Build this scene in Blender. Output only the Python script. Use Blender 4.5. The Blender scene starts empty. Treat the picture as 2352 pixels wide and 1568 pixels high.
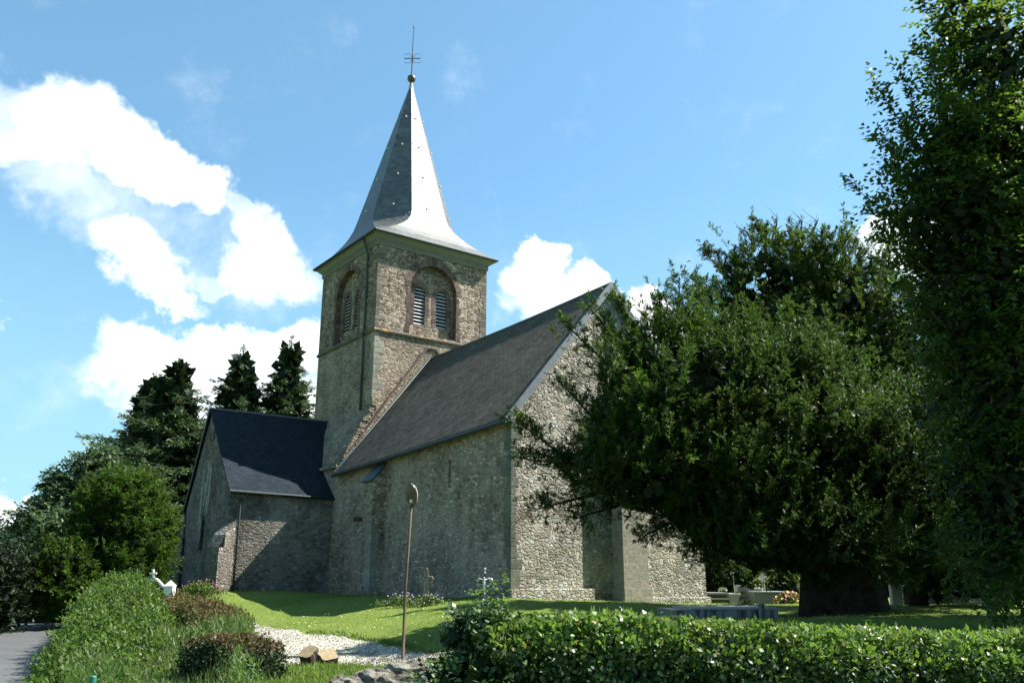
import bpy, math, random
import numpy as np
from mathutils import Vector, Matrix
from mathutils.geometry import tessellate_polygon

# ------------------------------------------------------------------ camera, sky, sun, exposure
SC = bpy.context.scene
COL = SC.collection
FPX, PITCH, ROLL = 1950.0, 0.27, 0.0029            # focal length in pixels of a 2352 px wide frame
cp, sp, cr, sr = math.cos(PITCH), math.sin(PITCH), math.cos(ROLL), math.sin(ROLL)
cam = bpy.data.cameras.new('camera'); cam.sensor_width = 36; cam.lens = 36 * FPX / 2352
cam.clip_start = 0.05; cam.clip_end = 5000
camo = bpy.data.objects.new('camera', cam); COL.objects.link(camo)
r0 = Vector((1, 0, 0)); u0 = Vector((0, -sp, cp)); f0 = Vector((0, cp, sp))
R_ = r0 * cr + u0 * sr; U_ = -r0 * sr + u0 * cr
camo.matrix_world = Matrix(((R_.x, U_.x, -f0.x, 0), (R_.y, U_.y, -f0.y, 0), (R_.z, U_.z, -f0.z, 0), (0, 0, 0, 1)))
SC.camera = camo

SUN_AZ, SUN_EL = 75.0, 50.0                        # azimuth clockwise from +Y
def raydir(u, v):
    a, b = u - 1176, -(v - 784)
    x = cr * a - sr * b; y = sr * a + cr * b
    return Vector((x / FPX, cp - sp * y / FPX, sp + cp * y / FPX))
def at(u, v, Y):
    d = raydir(u, v); return d * (Y / d.y)

W = bpy.data.worlds.new('World'); SC.world = W; W.use_nodes = True
def build_world():
    nt = W.node_tree; nt.nodes.clear(); N = nt.nodes.new; L = nt.links.new
    out = N('ShaderNodeOutputWorld'); bg = N('ShaderNodeBackground')
    sky = N('ShaderNodeTexSky'); sky.sky_type = 'NISHITA'; sky.sun_disc = False
    sky.sun_elevation = math.radians(SUN_EL); sky.sun_rotation = math.radians(SUN_AZ)
    sky.air_density = 1.0; sky.dust_density = 0.6; sky.ozone_density = 1.0
    tc = N('ShaderNodeTexCoord')
    nz = N('ShaderNodeTexNoise'); nz.inputs['Scale'].default_value = 16; nz.inputs['Detail'].default_value = 7; nz.inputs['Roughness'].default_value = 0.6
    L(tc.outputs['Generated'], nz.inputs['Vector'])
    sub = N('ShaderNodeVectorMath'); sub.operation = 'SUBTRACT'; sub.inputs[1].default_value = (.5, .5, .5)
    L(nz.outputs['Color'], sub.inputs[0])
    sc_ = N('ShaderNodeVectorMath'); sc_.operation = 'SCALE'; sc_.inputs['Scale'].default_value = 0.10
    L(sub.outputs[0], sc_.inputs[0])
    add = N('ShaderNodeVectorMath'); add.operation = 'ADD'
    L(tc.outputs['Generated'], add.inputs[0]); L(sc_.outputs[0], add.inputs[1])
    nrm = N('ShaderNodeVectorMath'); nrm.operation = 'NORMALIZE'; L(add.outputs[0], nrm.inputs[0])
    # cloud lobes: centre (photo direction), half sizes, tilt, weight
    BL = [(130, 245, 95, 74, 0, .98), (230, 300, 150, 84, -32, 1.08), (360, 375, 145, 66, -38, 1.08), (440, 420, 90, 50, -42, .92), (60, 320, 120, 70, -10, .85), (0, 250, 100, 70, 40, .6), (110, 410, 90, 70, 0, .55), (190, 440, 140, 60, 10, .5),
          (300, 555, 85, 62, -30, .85), (350, 610, 95, 60, -35, .85), (410, 680, 90, 36, -20, .75), (560, 490, 100, 42, -45, .68), (610, 555, 100, 56, -35, .74), (660, 625, 115, 62, -20, .86), (560, 615, 75, 55, 0, .70), (700, 650, 66, 40, 0, .7), (540, 650, 130, 36, -10, .62),
          (400, 540, 330, 130, -32, .40), (250, 480, 200, 90, -20, .42),
          (345, 795, 110, 66, 0, 1.25), (540, 790, 115, 60, 0, 1.25), (650, 800, 100, 60, 0, 1.25), (440, 850, 210, 80, 0, 1.25), (330, 890, 80, 40, 0, .65), (560, 920, 240, 120, 0, 1.2),
          (0, 1190, 70, 50, 0, 1.0), (20, 1270, 100, 90, 0, 1.0), (80, 1165, 35, 25, 0, .8), (0, 710, 26, 26, 0, .5), (130, 740, 90, 24, -10, .22), (20, 135, 34, 18, -30, .35),
          (1240, 595, 54, 56, 0, 1.3), (1218, 655, 60, 62, 0, 1.3), (1360, 655, 74, 54, 0, 1.3), (1290, 705, 118, 74, 0, 1.3), (1480, 700, 56, 52, 0, 1.2), (1420, 770, 170, 70, 0, 1.1),
          (2030, 540, 74, 58, 0, 1.25), (2100, 560, 95, 80, 0, 1.2), (2330, 830, 120, 100, 0, .5), (2180, 660, 130, 90, 0, .8)]
    acc = None
    for (u, v, ru, rv, tilt, wt) in BL:
        d = raydir(u, v).normalized()
        sc = FPX * (d.dot(f0)) ** -1 / 1.0
        e1 = R_ - d * R_.dot(d); e1.normalize(); e2 = d.cross(e1) * -1
        if e2.dot(U_) < 0: e2 = -e2
        t = math.radians(tilt); a1 = e1 * math.cos(t) + e2 * math.sin(t); a2 = -e1 * math.sin(t) + e2 * math.cos(t)
        k = d.dot(f0) / FPX
        a1 = a1 / (ru * k); a2 = a2 / (rv * k)
        d1 = N('ShaderNodeVectorMath'); d1.operation = 'DOT_PRODUCT'; d1.inputs[1].default_value = a1; L(nrm.outputs[0], d1.inputs[0])
        d2 = N('ShaderNodeVectorMath'); d2.operation = 'DOT_PRODUCT'; d2.inputs[1].default_value = a2; L(nrm.outputs[0], d2.inputs[0])
        d3 = N('ShaderNodeVectorMath'); d3.operation = 'DOT_PRODUCT'; d3.inputs[1].default_value = d; L(nrm.outputs[0], d3.inputs[0])
        cb = N('ShaderNodeCombineXYZ'); L(d1.outputs['Value'], cb.inputs[0]); L(d2.outputs['Value'], cb.inputs[1])
        ln = N('ShaderNodeVectorMath'); ln.operation = 'LENGTH'; L(cb.outputs[0], ln.inputs[0])
        m = N('ShaderNodeMapRange'); m.interpolation_type = 'SMOOTHSTEP'
        m.inputs['From Min'].default_value = 1.35; m.inputs['From Max'].default_value = .55; m.inputs['To Min'].default_value = 0; m.inputs['To Max'].default_value = wt
        L(ln.outputs['Value'], m.inputs['Value'])
        gt = N('ShaderNodeMath'); gt.operation = 'GREATER_THAN'; gt.inputs[1].default_value = .2; L(d3.outputs['Value'], gt.inputs[0])
        mu = N('ShaderNodeMath'); mu.operation = 'MULTIPLY'; L(m.outputs[0], mu.inputs[0]); L(gt.outputs[0], mu.inputs[1])
        if acc is None: acc = mu
        else:
            mx = N('ShaderNodeMath'); mx.operation = 'SMOOTH_MAX'; mx.inputs[2].default_value = .15; L(acc.outputs[0], mx.inputs[0]); L(mu.outputs[0], mx.inputs[1]); acc = mx
    # generic cumulus away from the lens so that the whole dome has weather
    n2 = N('ShaderNodeTexNoise'); n2.inputs['Scale'].default_value = 11; n2.inputs['Detail'].default_value = 9; n2.inputs['Roughness'].default_value = 0.62
    L(tc.outputs['Generated'], n2.inputs['Vector'])
    s2 = N('ShaderNodeMath'); s2.operation = 'SUBTRACT'; s2.inputs[1].default_value = .5; L(n2.outputs['Fac'], s2.inputs[0])
    m2 = N('ShaderNodeMath'); m2.operation = 'MULTIPLY'; m2.inputs[1].default_value = 1.25; L(s2.outputs[0], m2.inputs[0])
    ad = N('ShaderNodeMath'); ad.operation = 'ADD'; L(acc.outputs[0], ad.inputs[0]); L(m2.outputs[0], ad.inputs[1])
    mr = N('ShaderNodeMapRange'); mr.interpolation_type = 'SMOOTHSTEP'; mr.inputs['From Min'].default_value = .13; mr.inputs['From Max'].default_value = 1.12
    L(ad.outputs[0], mr.inputs['Value'])
    hs = N('ShaderNodeMix'); hs.data_type = 'RGBA'; hs.blend_type = 'MULTIPLY'; hs.inputs['Factor'].default_value = 1
    hs.inputs['B'].default_value = (.72, .98, 1.12, 1); L(sky.outputs[0], hs.inputs['A'])
    sz = N('ShaderNodeSeparateXYZ'); L(tc.outputs['Generated'], sz.inputs[0])
    hz_ = N('ShaderNodeMapRange'); hz_.inputs['From Min'].default_value = .0; hz_.inputs['From Max'].default_value = .42; hz_.inputs['To Min'].default_value = .92; hz_.inputs['To Max'].default_value = 0; L(sz.outputs[2], hz_.inputs['Value'])
    lf = N('ShaderNodeMix'); lf.data_type = 'RGBA'; lf.blend_type = 'ADD'; lf.inputs['Factor'].default_value = 1; lf.inputs['B'].default_value = (.50, 1.08, 1.15, 1); L(hs.outputs['Result'], lf.inputs['A'])
    ad2 = N('ShaderNodeMix'); ad2.data_type = 'RGBA'; ad2.inputs['B'].default_value = (2.7, 4.9, 6.0, 1); L(hz_.outputs[0], ad2.inputs['Factor'])
    L(lf.outputs['Result'], ad2.inputs['A'])
    cr_ = N('ShaderNodeMix'); cr_.data_type = 'RGBA'; L(mr.outputs[0], cr_.inputs['Factor'])
    L(ad2.outputs['Result'], cr_.inputs['A']); 
    n3 = N('ShaderNodeTexNoise'); n3.inputs['Scale'].default_value = 7; n3.inputs['Detail'].default_value = 6; L(nrm.outputs[0], n3.inputs['Vector'])
    cm = N('ShaderNodeMix'); cm.data_type = 'RGBA'; cm.inputs['A'].default_value = (6.9, 7.7, 8.2, 1); cm.inputs['B'].default_value = (9.8, 9.9, 9.9, 1)
    m3 = N('ShaderNodeMapRange'); m3.inputs['From Min'].default_value = .36; m3.inputs['From Max'].default_value = .6; L(n3.outputs['Fac'], m3.inputs['Value']); L(m3.outputs[0], cm.inputs['Factor']); L(cm.outputs['Result'], cr_.inputs['B'])
    L(cr_.outputs['Result'], bg.inputs['Color']); bg.inputs['Strength'].default_value = SKY_STR
    L(bg.outputs[0], out.inputs[0])
SKY_STR = 0.057
build_world()
W.cycles.sampling_method = 'MANUAL'; W.cycles.sample_map_resolution = 512

sun = bpy.data.lights.new('sun', 'SUN'); sun.energy = 5.0; sun.angle = math.radians(.5); sun.color = (1, .95, .86)
suno = bpy.data.objects.new('sun', sun); COL.objects.link(suno)
_sd = Vector((math.sin(math.radians(SUN_AZ)) * math.cos(math.radians(SUN_EL)), math.cos(math.radians(SUN_AZ)) * math.cos(math.radians(SUN_EL)), math.sin(math.radians(SUN_EL))))
suno.rotation_euler = _sd.to_track_quat('Z', 'Y').to_euler(); suno.location = (30, 10, 60)
SC.view_settings.view_transform = 'Standard'; SC.view_settings.look = 'None'
SC.view_settings.exposure = 1.55; SC.view_settings.gamma = 1
SC.cycles.max_bounces = 6; SC.cycles.transparent_max_bounces = 8

rng = np.random.default_rng(7); random.seed(7)

# ------------------------------------------------------------------ materials
MATS = {}
class NT:
    def __init__(s, name):
        s.m = bpy.data.materials.new(name); s.m.use_nodes = True; s.t = s.m.node_tree; s.b = s.t.nodes['Principled BSDF']
        MATS[name] = s.m
    def n(s, typ, **kw):
        o = s.t.nodes.new('ShaderNode' + typ)
        for k, v in kw.items():
            if k in o.inputs: o.inputs[k].default_value = v
            else: setattr(o, k, v)
        return o
    def l(s, a, b): s.t.links.new(a, b)
    def mix(s, fac, a, b, blend='MIX'):
        o = s.t.nodes.new('ShaderNodeMix'); o.data_type = 'RGBA'; o.blend_type = blend
        for key, val in (('Factor', fac), ('A', a), ('B', b)):
            if hasattr(val, 'links') or hasattr(val, 'is_output'): s.l(val, o.inputs[key])
            else: o.inputs[key].default_value = val if key == 'Factor' else (*val[:3], 1)
        return o.outputs['Result']
    def math(s, op, a, b=0.0, c=None):
        o = s.t.nodes.new('ShaderNodeMath'); o.operation = op
        for i, val in enumerate((a, b, c)):
            if val is None: continue
            if hasattr(val, 'is_output'): s.l(val, o.inputs[i])
            else: o.inputs[i].default_value = val
        return o.outputs[0]
    def ramp(s, fac, stops, interp='LINEAR'):
        o = s.t.nodes.new('ShaderNodeValToRGB'); o.color_ramp.interpolation = interp
        e = o.color_ramp.elements
        while len(e) < len(stops): e.new(.5)
        for i, (p, c) in enumerate(stops): e[i].position = p; e[i].color = (*c[:3], 1)
        s.l(fac, o.inputs[0]); return o.outputs['Color']
    def rng(s, v, a, b, c=0., d=1., sm=True):
        o = s.t.nodes.new('ShaderNodeMapRange'); o.interpolation_type = 'SMOOTHSTEP' if sm else 'LINEAR'
        s.l(v, o.inputs['Value']); o.inputs['From Min'].default_value = a; o.inputs['From Max'].default_value = b
        o.inputs['To Min'].default_value = c; o.inputs['To Max'].default_value = d; return o.outputs[0]
    def bump(s, h, dist, strength=1.0):
        o = s.t.nodes.new('ShaderNodeBump'); o.inputs['Distance'].default_value = dist; o.inputs['Strength'].default_value = strength
        s.l(h, o.inputs['Height']); s.l(o.outputs[0], s.b.inputs['Normal']); return o
    def set(s, col=None, rough=.8, spec=.3, metal=0):
        if col is not None:
            if hasattr(col, 'is_output'): s.l(col, s.b.inputs['Base Color'])
            else: s.b.inputs['Base Color'].default_value = (*col, 1)
        if hasattr(rough, 'is_output'): s.l(rough, s.b.inputs['Roughness'])
        else: s.b.inputs['Roughness'].default_value = rough
        s.b.inputs['Specular IOR Level'].default_value = spec; s.b.inputs['Metallic'].default_value = metal
        return s.m

def mat_stone(name, pal, mortar, w=.34, h=.17, joint=.035, dist=.05, patch=None, rnd=.85, warp=.22, stain=.25, smear=.55, patch2=None):
    t = NT(name); tc = t.n('TexCoord'); V = tc.outputs['Object']
    n1 = t.n('TexNoise', Scale=2.2, Detail=3.0); t.l(V, n1.inputs['Vector'])
    sb = t.n('VectorMath', operation='SUBTRACT'); sb.inputs[1].default_value = (.5, .5, .5); t.l(n1.outputs['Color'], sb.inputs[0])
    sc = t.n('VectorMath', operation='SCALE'); sc.inputs['Scale'].default_value = warp; t.l(sb.outputs[0], sc.inputs[0])
    ad = t.n('VectorMath', operation='ADD'); t.l(V, ad.inputs[0]); t.l(sc.outputs[0], ad.inputs[1])
    mp = t.n('VectorMath', operation='MULTIPLY'); mp.inputs[1].default_value = (1 / w, 1 / w, 1 / h); t.l(ad.outputs[0], mp.inputs[0])
    vc = t.n('TexVoronoi', Scale=1.0, Randomness=rnd); t.l(mp.outputs[0], vc.inputs['Vector'])
    ve = t.n('TexVoronoi', feature='DISTANCE_TO_EDGE', Scale=1.0, Randomness=rnd); t.l(mp.outputs[0], ve.inputs['Vector'])
    sp_ = t.n('SeparateColor'); t.l(vc.outputs['Color'], sp_.inputs[0])
    fine = t.n('TexNoise', Scale=28., Detail=6., Roughness=.7); t.l(V, fine.inputs['Vector'])
    big = t.n('TexNoise', Scale=.55, Detail=5., Roughness=.62); t.l(V, big.inputs['Vector'])
    stone = t.ramp(sp_.outputs[0], [(i / (len(pal) - 1), c) for i, c in enumerate(pal)])
    val = t.rng(sp_.outputs[1], 0, 1, .62, 1.3, False)
    stone = t.mix(1., stone, val, 'MULTIPLY')
    fv = t.rng(fine.outputs['Fac'], .3, .7, .72, 1.25)
    stone = t.mix(1., stone, fv, 'MULTIPLY')
    edge = t.math('ADD', ve.outputs['Distance'], t.math('MULTIPLY', t.math('SUBTRACT', fine.outputs['Fac'], .5), .07))
    mask = t.rng(edge, joint * .6, joint * 2.0)
    mcol = t.mix(1., mortar, t.rng(fine.outputs['Fac'], .25, .75, .78, 1.15), 'MULTIPLY')
    # mortar smeared over whole areas of wall
    sm = t.rng(big.outputs['Fac'], .42, .60, .0, smear)
    col = t.mix(mask, mcol, t.mix(sm, stone, mcol))
    bv = t.rng(big.outputs['Fac'], .3, .7, 1 - stain, 1 + stain)
    col = t.mix(1., col, bv, 'MULTIPLY')
    ms_ = t.n('VectorMath', operation='MULTIPLY'); ms_.inputs[1].default_value = (1.7, 1.7, .28); t.l(V, ms_.inputs[0]); st_ = t.n('TexNoise', Scale=1., Detail=6., Roughness=.7); t.l(ms_.outputs[0], st_.inputs['Vector'])
    col = t.mix(1., col, t.rng(st_.outputs['Fac'], .34, .62, .84, 1.07), 'MULTIPLY')
    if patch:
        pn = t.n('TexNoise', Scale=patch[3] if len(patch) > 3 else 1.4, Detail=8., Roughness=.72); t.l(V, pn.inputs['Vector'])
        col = t.mix(t.rng(pn.outputs['Fac'], patch[0], patch[0] + .06, 0, patch[1]), col, patch[2])
    if patch2:
        mo = t.n('VectorMath', operation='ADD'); mo.inputs[1].default_value = (13.1, 5.7, 9.3); t.l(V, mo.inputs[0]); p2n = t.n('TexNoise', Scale=patch2[3], Detail=7., Roughness=.68); t.l(mo.outputs[0], p2n.inputs['Vector'])
        col = t.mix(t.math('MULTIPLY', t.rng(p2n.outputs['Fac'], patch2[0] - .04, patch2[0] + .08, 0, patch2[1]), t.rng(sp_.outputs[2], .15, .5)), col, patch2[2])
    hgt = t.math('ADD', t.rng(edge, 0, .22, 0, 1), t.math('MULTIPLY', fine.outputs['Fac'], .45))
    hgt = t.math('ADD', hgt, t.math('MULTIPLY', sp_.outputs[2], .55))
    t.bump(hgt, dist)
    return t.set(col, .92, .15)

mat_stone('tower_stone', [(0.087, 0.058, 0.048), (0.175, 0.126, 0.096), (0.287, 0.228, 0.173), (0.123, 0.079, 0.066), (0.226, 0.174, 0.134), (0.338, 0.281, 0.220), (0.154, 0.117, 0.096)], (0.431, 0.366, 0.281), w=.25, h=.115, joint=.035, dist=.045, stain=.15, rnd=.72, warp=.10, smear=.05, patch2=(.60, .5, (.46, .43, .35), .8))
mat_stone('lower_tower_stone', [(0.237, 0.198, 0.153), (0.299, 0.245, 0.183), (0.167, 0.122, 0.095), (0.335, 0.284, 0.219), (0.255, 0.190, 0.139)], (0.370, 0.308, 0.226), w=.26, h=.105, joint=.04, dist=.05, stain=.18, rnd=.75, warp=.12, smear=.3)
mat_stone('nave_stone', [(0.304, 0.240, 0.183), (0.428, 0.337, 0.262), (0.173, 0.138, 0.113), (0.347, 0.284, 0.218), (0.529, 0.415, 0.339), (0.209, 0.138, 0.113)], (0.259, 0.221, 0.171), w=.22, h=.12, joint=.06, dist=.03, stain=.25, patch=(.64, .55, (0.163, 0.160, 0.084)), smear=.45, patch2=(.60, .5, (0.379, 0.329, 0.273), .5))
mat_stone('gable_stone', [(0.290, 0.267, 0.217), (0.366, 0.354, 0.297), (0.191, 0.149, 0.121), (0.412, 0.402, 0.353), (0.259, 0.205, 0.152), (0.206, 0.189, 0.161)], (0.396, 0.377, 0.304), w=.21, h=.115, joint=.05, dist=.07, stain=.25, patch=(.55, .8, (0.473, 0.481, 0.440)), smear=.45, patch2=(.58, .65, (0.192, 0.126, 0.088), .45))
mat_stone('chapel_stone', [(0.146, 0.139, 0.116), (0.186, 0.176, 0.149), (0.108, 0.087, 0.075), (0.164, 0.135, 0.112), (0.218, 0.206, 0.178)], (0.180, 0.170, 0.144), w=.22, h=.12, joint=.05, dist=.035, stain=.3, patch=(.60, .8, (0.390, 0.401, 0.369), 2.6), smear=.4)  # palette darkened: part of the shade on these walls is in the colour
mat_stone('rough_wall_stone', [(0.272, 0.256, 0.224), (0.336, 0.328, 0.296), (0.176, 0.144, 0.120), (0.288, 0.248, 0.216)], (0.160, 0.160, 0.120), w=.6, h=.45, joint=.03, dist=.05, patch=(.57, .8, (0.096, 0.080, 0.036)))

def mat_plain(name, col, rough=.7, spec=.3, metal=0, ns=6., amt=.2, bump=.004, bs=40., isl=0):
    t = NT(name); tc = t.n('TexCoord')
    n1 = t.n('TexNoise', Scale=ns, Detail=6., Roughness=.65); t.l(tc.outputs['Object'], n1.inputs['Vector'])
    c = t.mix(1., col, t.rng(n1.outputs['Fac'], .3, .7, 1 - amt, 1 + amt), 'MULTIPLY')
    if isl: gg = t.n('NewGeometry'); c = t.mix(1., c, t.rng(gg.outputs['Random Per Island'], 0, 1, 1 - isl, 1 + isl, False), 'MULTIPLY')
    n2 = t.n('TexNoise', Scale=bs, Detail=3.); t.l(tc.outputs['Object'], n2.inputs['Vector'])
    if bump: t.bump(n2.outputs['Fac'], bump)
    return t.set(c, rough, spec, metal)
mat_plain('ashlar', (.24, .225, .18), .9, .15, amt=.3, ns=7., isl=.2, bump=.015, bs=25.)
mat_plain('mossy_ashlar', (.12, .125, .10), .9, .15, amt=.3, ns=7., isl=.2, bump=.015, bs=25.)
def mat_string():
    t = NT('string_stone'); tc = t.n('TexCoord'); n = t.n('TexNoise', Scale=1.6, Detail=7., Roughness=.7); t.l(tc.outputs['Object'], n.inputs['Vector'])
    f = t.n('TexNoise', Scale=14., Detail=5.); t.l(tc.outputs['Object'], f.inputs['Vector'])
    c = t.mix(t.rng(n.outputs['Fac'], .54, .62), (.10, .09, .07), (.30, .17, .05)); c = t.mix(1., c, t.rng(f.outputs['Fac'], .3, .7, .6, 1.3), 'MULTIPLY'); t.bump(f.outputs['Fac'], .02); t.set(c, .9, .15)
mat_string()
mat_plain('quoin_stone', (.155, .13, .105), .9, .15, amt=.3, ns=7., isl=.35, bump=.015, bs=25.)
mat_plain('dark_gutter', (.028, .036, .042), .6, .25, amt=.2)
mat_plain('red_ashlar', (.115, .085, .075), .9, .15, amt=.3, ns=7., isl=.38, bump=.015, bs=25.)
mat_plain('grey_cornice', (.18, .185, .165), .8, .2, amt=.12)
mat_plain('zinc', (.14, .155, .165), .5, .4, .2, amt=.15)
mat_plain('dark_zinc', (.055, .07, .08), .55, .3, .2, amt=.15)
mat_plain('dark_hole', (.012, .012, .012), .9, .05)
mat_plain('louvre_slate', (.42, .42, .42), .5, .4, amt=.2)
mat_plain('rust', (.085, .055, .035), .75, .3, amt=.35, ns=14.)
mat_plain('green_rust', (.30, .24, .13), .75, .3, amt=.35, ns=14.)
mat_plain('white_paint', (.62, .62, .60), .5, .4, amt=.06)
mat_plain('black_paint', (.025, .025, .03), .4, .4, amt=.2)
mat_plain('finial_metal', (.07, .06, .06), .38, .6, .3, amt=.25)
mat_plain('granite_grey', (.19, .20, .20), .45, .4, amt=.15, ns=30.)
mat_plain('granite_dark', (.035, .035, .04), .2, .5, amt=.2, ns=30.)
mat_plain('pale_granite', (.36, .36, .34), .6, .3, amt=.15, ns=30.)
mat_plain('cream_stone', (.62, .60, .50), .7, .3, amt=.1)
mat_plain('cement', (.40, .39, .34), .9, .2, amt=.2)
mat_plain('bark', (.085, .065, .05), .95, .1, amt=.4, ns=8., bump=.02, bs=14.)
mat_plain('yew_bark', (.030, .022, .016), .95, .1, amt=.5, ns=5., bump=.05, bs=6.)
mat_plain('twig_bark', (.13, .10, .075), .95, .1, amt=.4, ns=8., bump=.004)
mat_plain('wood_cut', (.24, .185, .11), .8, .2, amt=.25, ns=12.)
mat_plain('green_plastic', (.02, .15, .11), .5, .4, amt=.1)
mat_plain('red_plastic', (.6, .06, .02), .5, .4, amt=.1)
mat_plain('hedge_core', (.030, .034, .018), 1., .0, amt=.4)
mat_plain('petal_white', (.75, .75, .70), .7, .2)
mat_plain('petal_pink', (.45, .18, .22), .7, .2)
mat_plain('petal_lilac', (.36, .27, .42), .7, .2)
mat_plain('petal_yellow', (.70, .60, .18), .7, .2)
mat_plain('lamp_hood', (.42, .41, .37), .35, .5, amt=.15)
mat_plain('lamp_bowl', (.07, .058, .042), .25, .5, amt=.2)

def mat_streaked():
    t = NT('streaked_granite'); tc = t.n('TexCoord'); mp = t.n('Mapping'); mp.inputs['Scale'].default_value = (5.5, 5.5, .35); t.l(tc.outputs['Object'], mp.inputs[0])
    n = t.n('TexNoise', Scale=1., Detail=4.); t.l(mp.outputs[0], n.inputs['Vector'])
    return t.set(t.mix(t.rng(n.outputs['Fac'], .45, .56), (.25, .27, .28), (.07, .075, .085)), .35, .4)
mat_streaked()

def mat_blocks(name, pal, mortar, bw, bh):     # squared blocks in the object's x/y and z
    t = NT(name); tc = t.n('TexCoord'); sx = t.n('SeparateXYZ'); t.l(tc.outputs['Object'], sx.inputs[0])
    cb = t.n('CombineXYZ'); t.l(t.math('ADD', sx.outputs[0], sx.outputs[1]), cb.inputs[0]); t.l(sx.outputs[2], cb.inputs[1])
    br = t.n('TexBrick', offset=.5); br.inputs['Scale'].default_value = 1; br.inputs['Brick Width'].default_value = bw; br.inputs['Row Height'].default_value = bh
    br.inputs['Mortar Size'].default_value = .014; br.inputs['Mortar Smooth'].default_value = .3; br.inputs['Bias'].default_value = 0
    br.inputs['Color1'].default_value = (*pal[0], 1); br.inputs['Color2'].default_value = (*pal[1], 1); br.inputs['Mortar'].default_value = (*mortar, 1)
    t.l(cb.outputs[0], br.inputs['Vector'])
    n = t.n('TexNoise', Scale=9., Detail=7., Roughness=.7); t.l(tc.outputs['Object'], n.inputs['Vector'])
    col = t.mix(1., br.outputs['Color'], t.rng(n.outputs['Fac'], .3, .7, .7, 1.2), 'MULTIPLY')
    h = t.math('ADD', t.math('MULTIPLY', br.outputs['Fac'], -1.), t.math('MULTIPLY', n.outputs['Fac'], .6)); t.bump(h, .02)
    return t.set(col, .9, .15)
mat_blocks('squared_blocks', [(.27, .255, .205), (.21, .20, .16)], (.34, .315, .25), .46, .30)

def mat_slate(name, c1, c2, rough, spec, w=.22, h=.13, moss=None, bump=.008, var=.25):
    t = NT(name); uv = t.n('UVMap'); tc = t.n('TexCoord')
    br = t.n('TexBrick', offset=.5); br.inputs['Scale'].default_value = 1; br.inputs['Brick Width'].default_value = w; br.inputs['Row Height'].default_value = h
    br.inputs['Mortar Size'].default_value = .006; br.inputs['Mortar Smooth'].default_value = .2; br.inputs['Bias'].default_value = 0
    br.inputs['Color1'].default_value = (*c1, 1); br.inputs['Color2'].default_value = (*c2, 1); br.inputs['Mortar'].default_value = (c1[0] * .3, c1[1] * .3, c1[2] * .3, 1)
    t.l(uv.outputs[0], br.inputs['Vector'])
    n = t.n('TexNoise', Scale=.7, Detail=7., Roughness=.65); t.l(tc.outputs['Object'], n.inputs['Vector'])
    f = t.n('TexNoise', Scale=18., Detail=4.); t.l(tc.outputs['Object'], f.inputs['Vector'])
    col = t.mix(1., br.outputs['Color'], t.rng(n.outputs['Fac'], .3, .7, 1 - var, 1 + var), 'MULTIPLY')
    if moss: col = t.mix(t.rng(n.outputs['Fac'], moss[0], moss[0] + .15, 0, moss[1]), col, moss[2])
    # each course laps over the one below
    sx = t.n('SeparateXYZ'); t.l(uv.outputs[0], sx.inputs[0])
    saw = t.math('FRACT', t.math('DIVIDE', sx.outputs[1], h))
    hh = t.math('ADD', t.math('MULTIPLY', saw, -1.0), t.math('MULTIPLY', br.outputs['Fac'], -.5))
    hh = t.math('ADD', hh, t.math('MULTIPLY', f.outputs['Fac'], .5))
    sep = t.n('SeparateColor'); t.l(br.outputs['Color'], sep.inputs[0])
    t.bump(hh, bump)
    return t.set(col, rough, spec)
mat_slate('old_slate', (.066, .060, .050), (.108, .098, .080), .9, .05, w=.30, h=.17, moss=(.60, .4, (.125, .115, .072)), bump=.02, var=.15)
mat_slate('new_slate', (.007, .013, .019), (.015, .024, .033), .6, .08, bump=.005, var=.12)
mat_slate('spire_slate', (.028, .031, .029), (.080, .085, .080), .42, 1.0, w=.28, h=.17, moss=(.58, .4, (.06, .065, .04)), bump=.009, var=.3)

def mat_leaf(name, c1, c2, c3=None, rough=.5, spec=.35, trans=.3, tcol=(.25, .4, .06)):
    t = NT(name); g = t.n('NewGeometry'); tc = t.n('TexCoord')
    stops = [(0, c1), (1, c2)] if c3 is None else [(0, c1), (.85, c2), (.97, c3)]
    col = t.ramp(g.outputs['Random Per Island'], stops)
    n = t.n('TexNoise', Scale=.9, Detail=3.); t.l(tc.outputs['Object'], n.inputs['Vector'])
    col = t.mix(1., col, t.rng(n.outputs['Fac'], .3, .7, .72, 1.3), 'MULTIPLY')
    t.set(col, rough, spec)
    if trans:
        tr = t.n('BsdfTranslucent'); t.l(t.mix(1., col, tcol, 'MULTIPLY') if False else t.mix(.5, col, tcol), tr.inputs['Color'])
        ms = t.n('MixShader'); ms.inputs[0].default_value = trans
        out = t.t.nodes['Material Output']; t.l(t.b.outputs[0], ms.inputs[1]); t.l(tr.outputs[0], ms.inputs[2]); t.l(ms.outputs[0], out.inputs[0])
    return t.m
mat_leaf('yew_leaf', (0.013, 0.032, 0.007), (0.04, 0.085, 0.015), (0.065, 0.105, 0.02), rough=.55, spec=.25, trans=0.28, tcol=(0.11, 0.21, 0.025))
mat_leaf('yew_leaf_old', (0.02, 0.038, 0.01), (0.054, 0.088, 0.019), (0.085, 0.09, 0.03), rough=.6, spec=.25, trans=0.26, tcol=(0.14, 0.21, 0.035))
mat_leaf('bright_yew_leaf', (0.026, 0.06, 0.007), (0.06, 0.115, 0.013), (0.09, 0.13, 0.02), rough=.6, spec=.2, trans=0.32, tcol=(0.14, 0.27, 0.02))
mat_leaf('fir_needle', (0.026, 0.052, 0.024), (0.075, 0.125, 0.052), (0.12, 0.14, 0.06), rough=.5, spec=.4, trans=0.2, tcol=(0.12, 0.21, 0.06))
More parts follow.
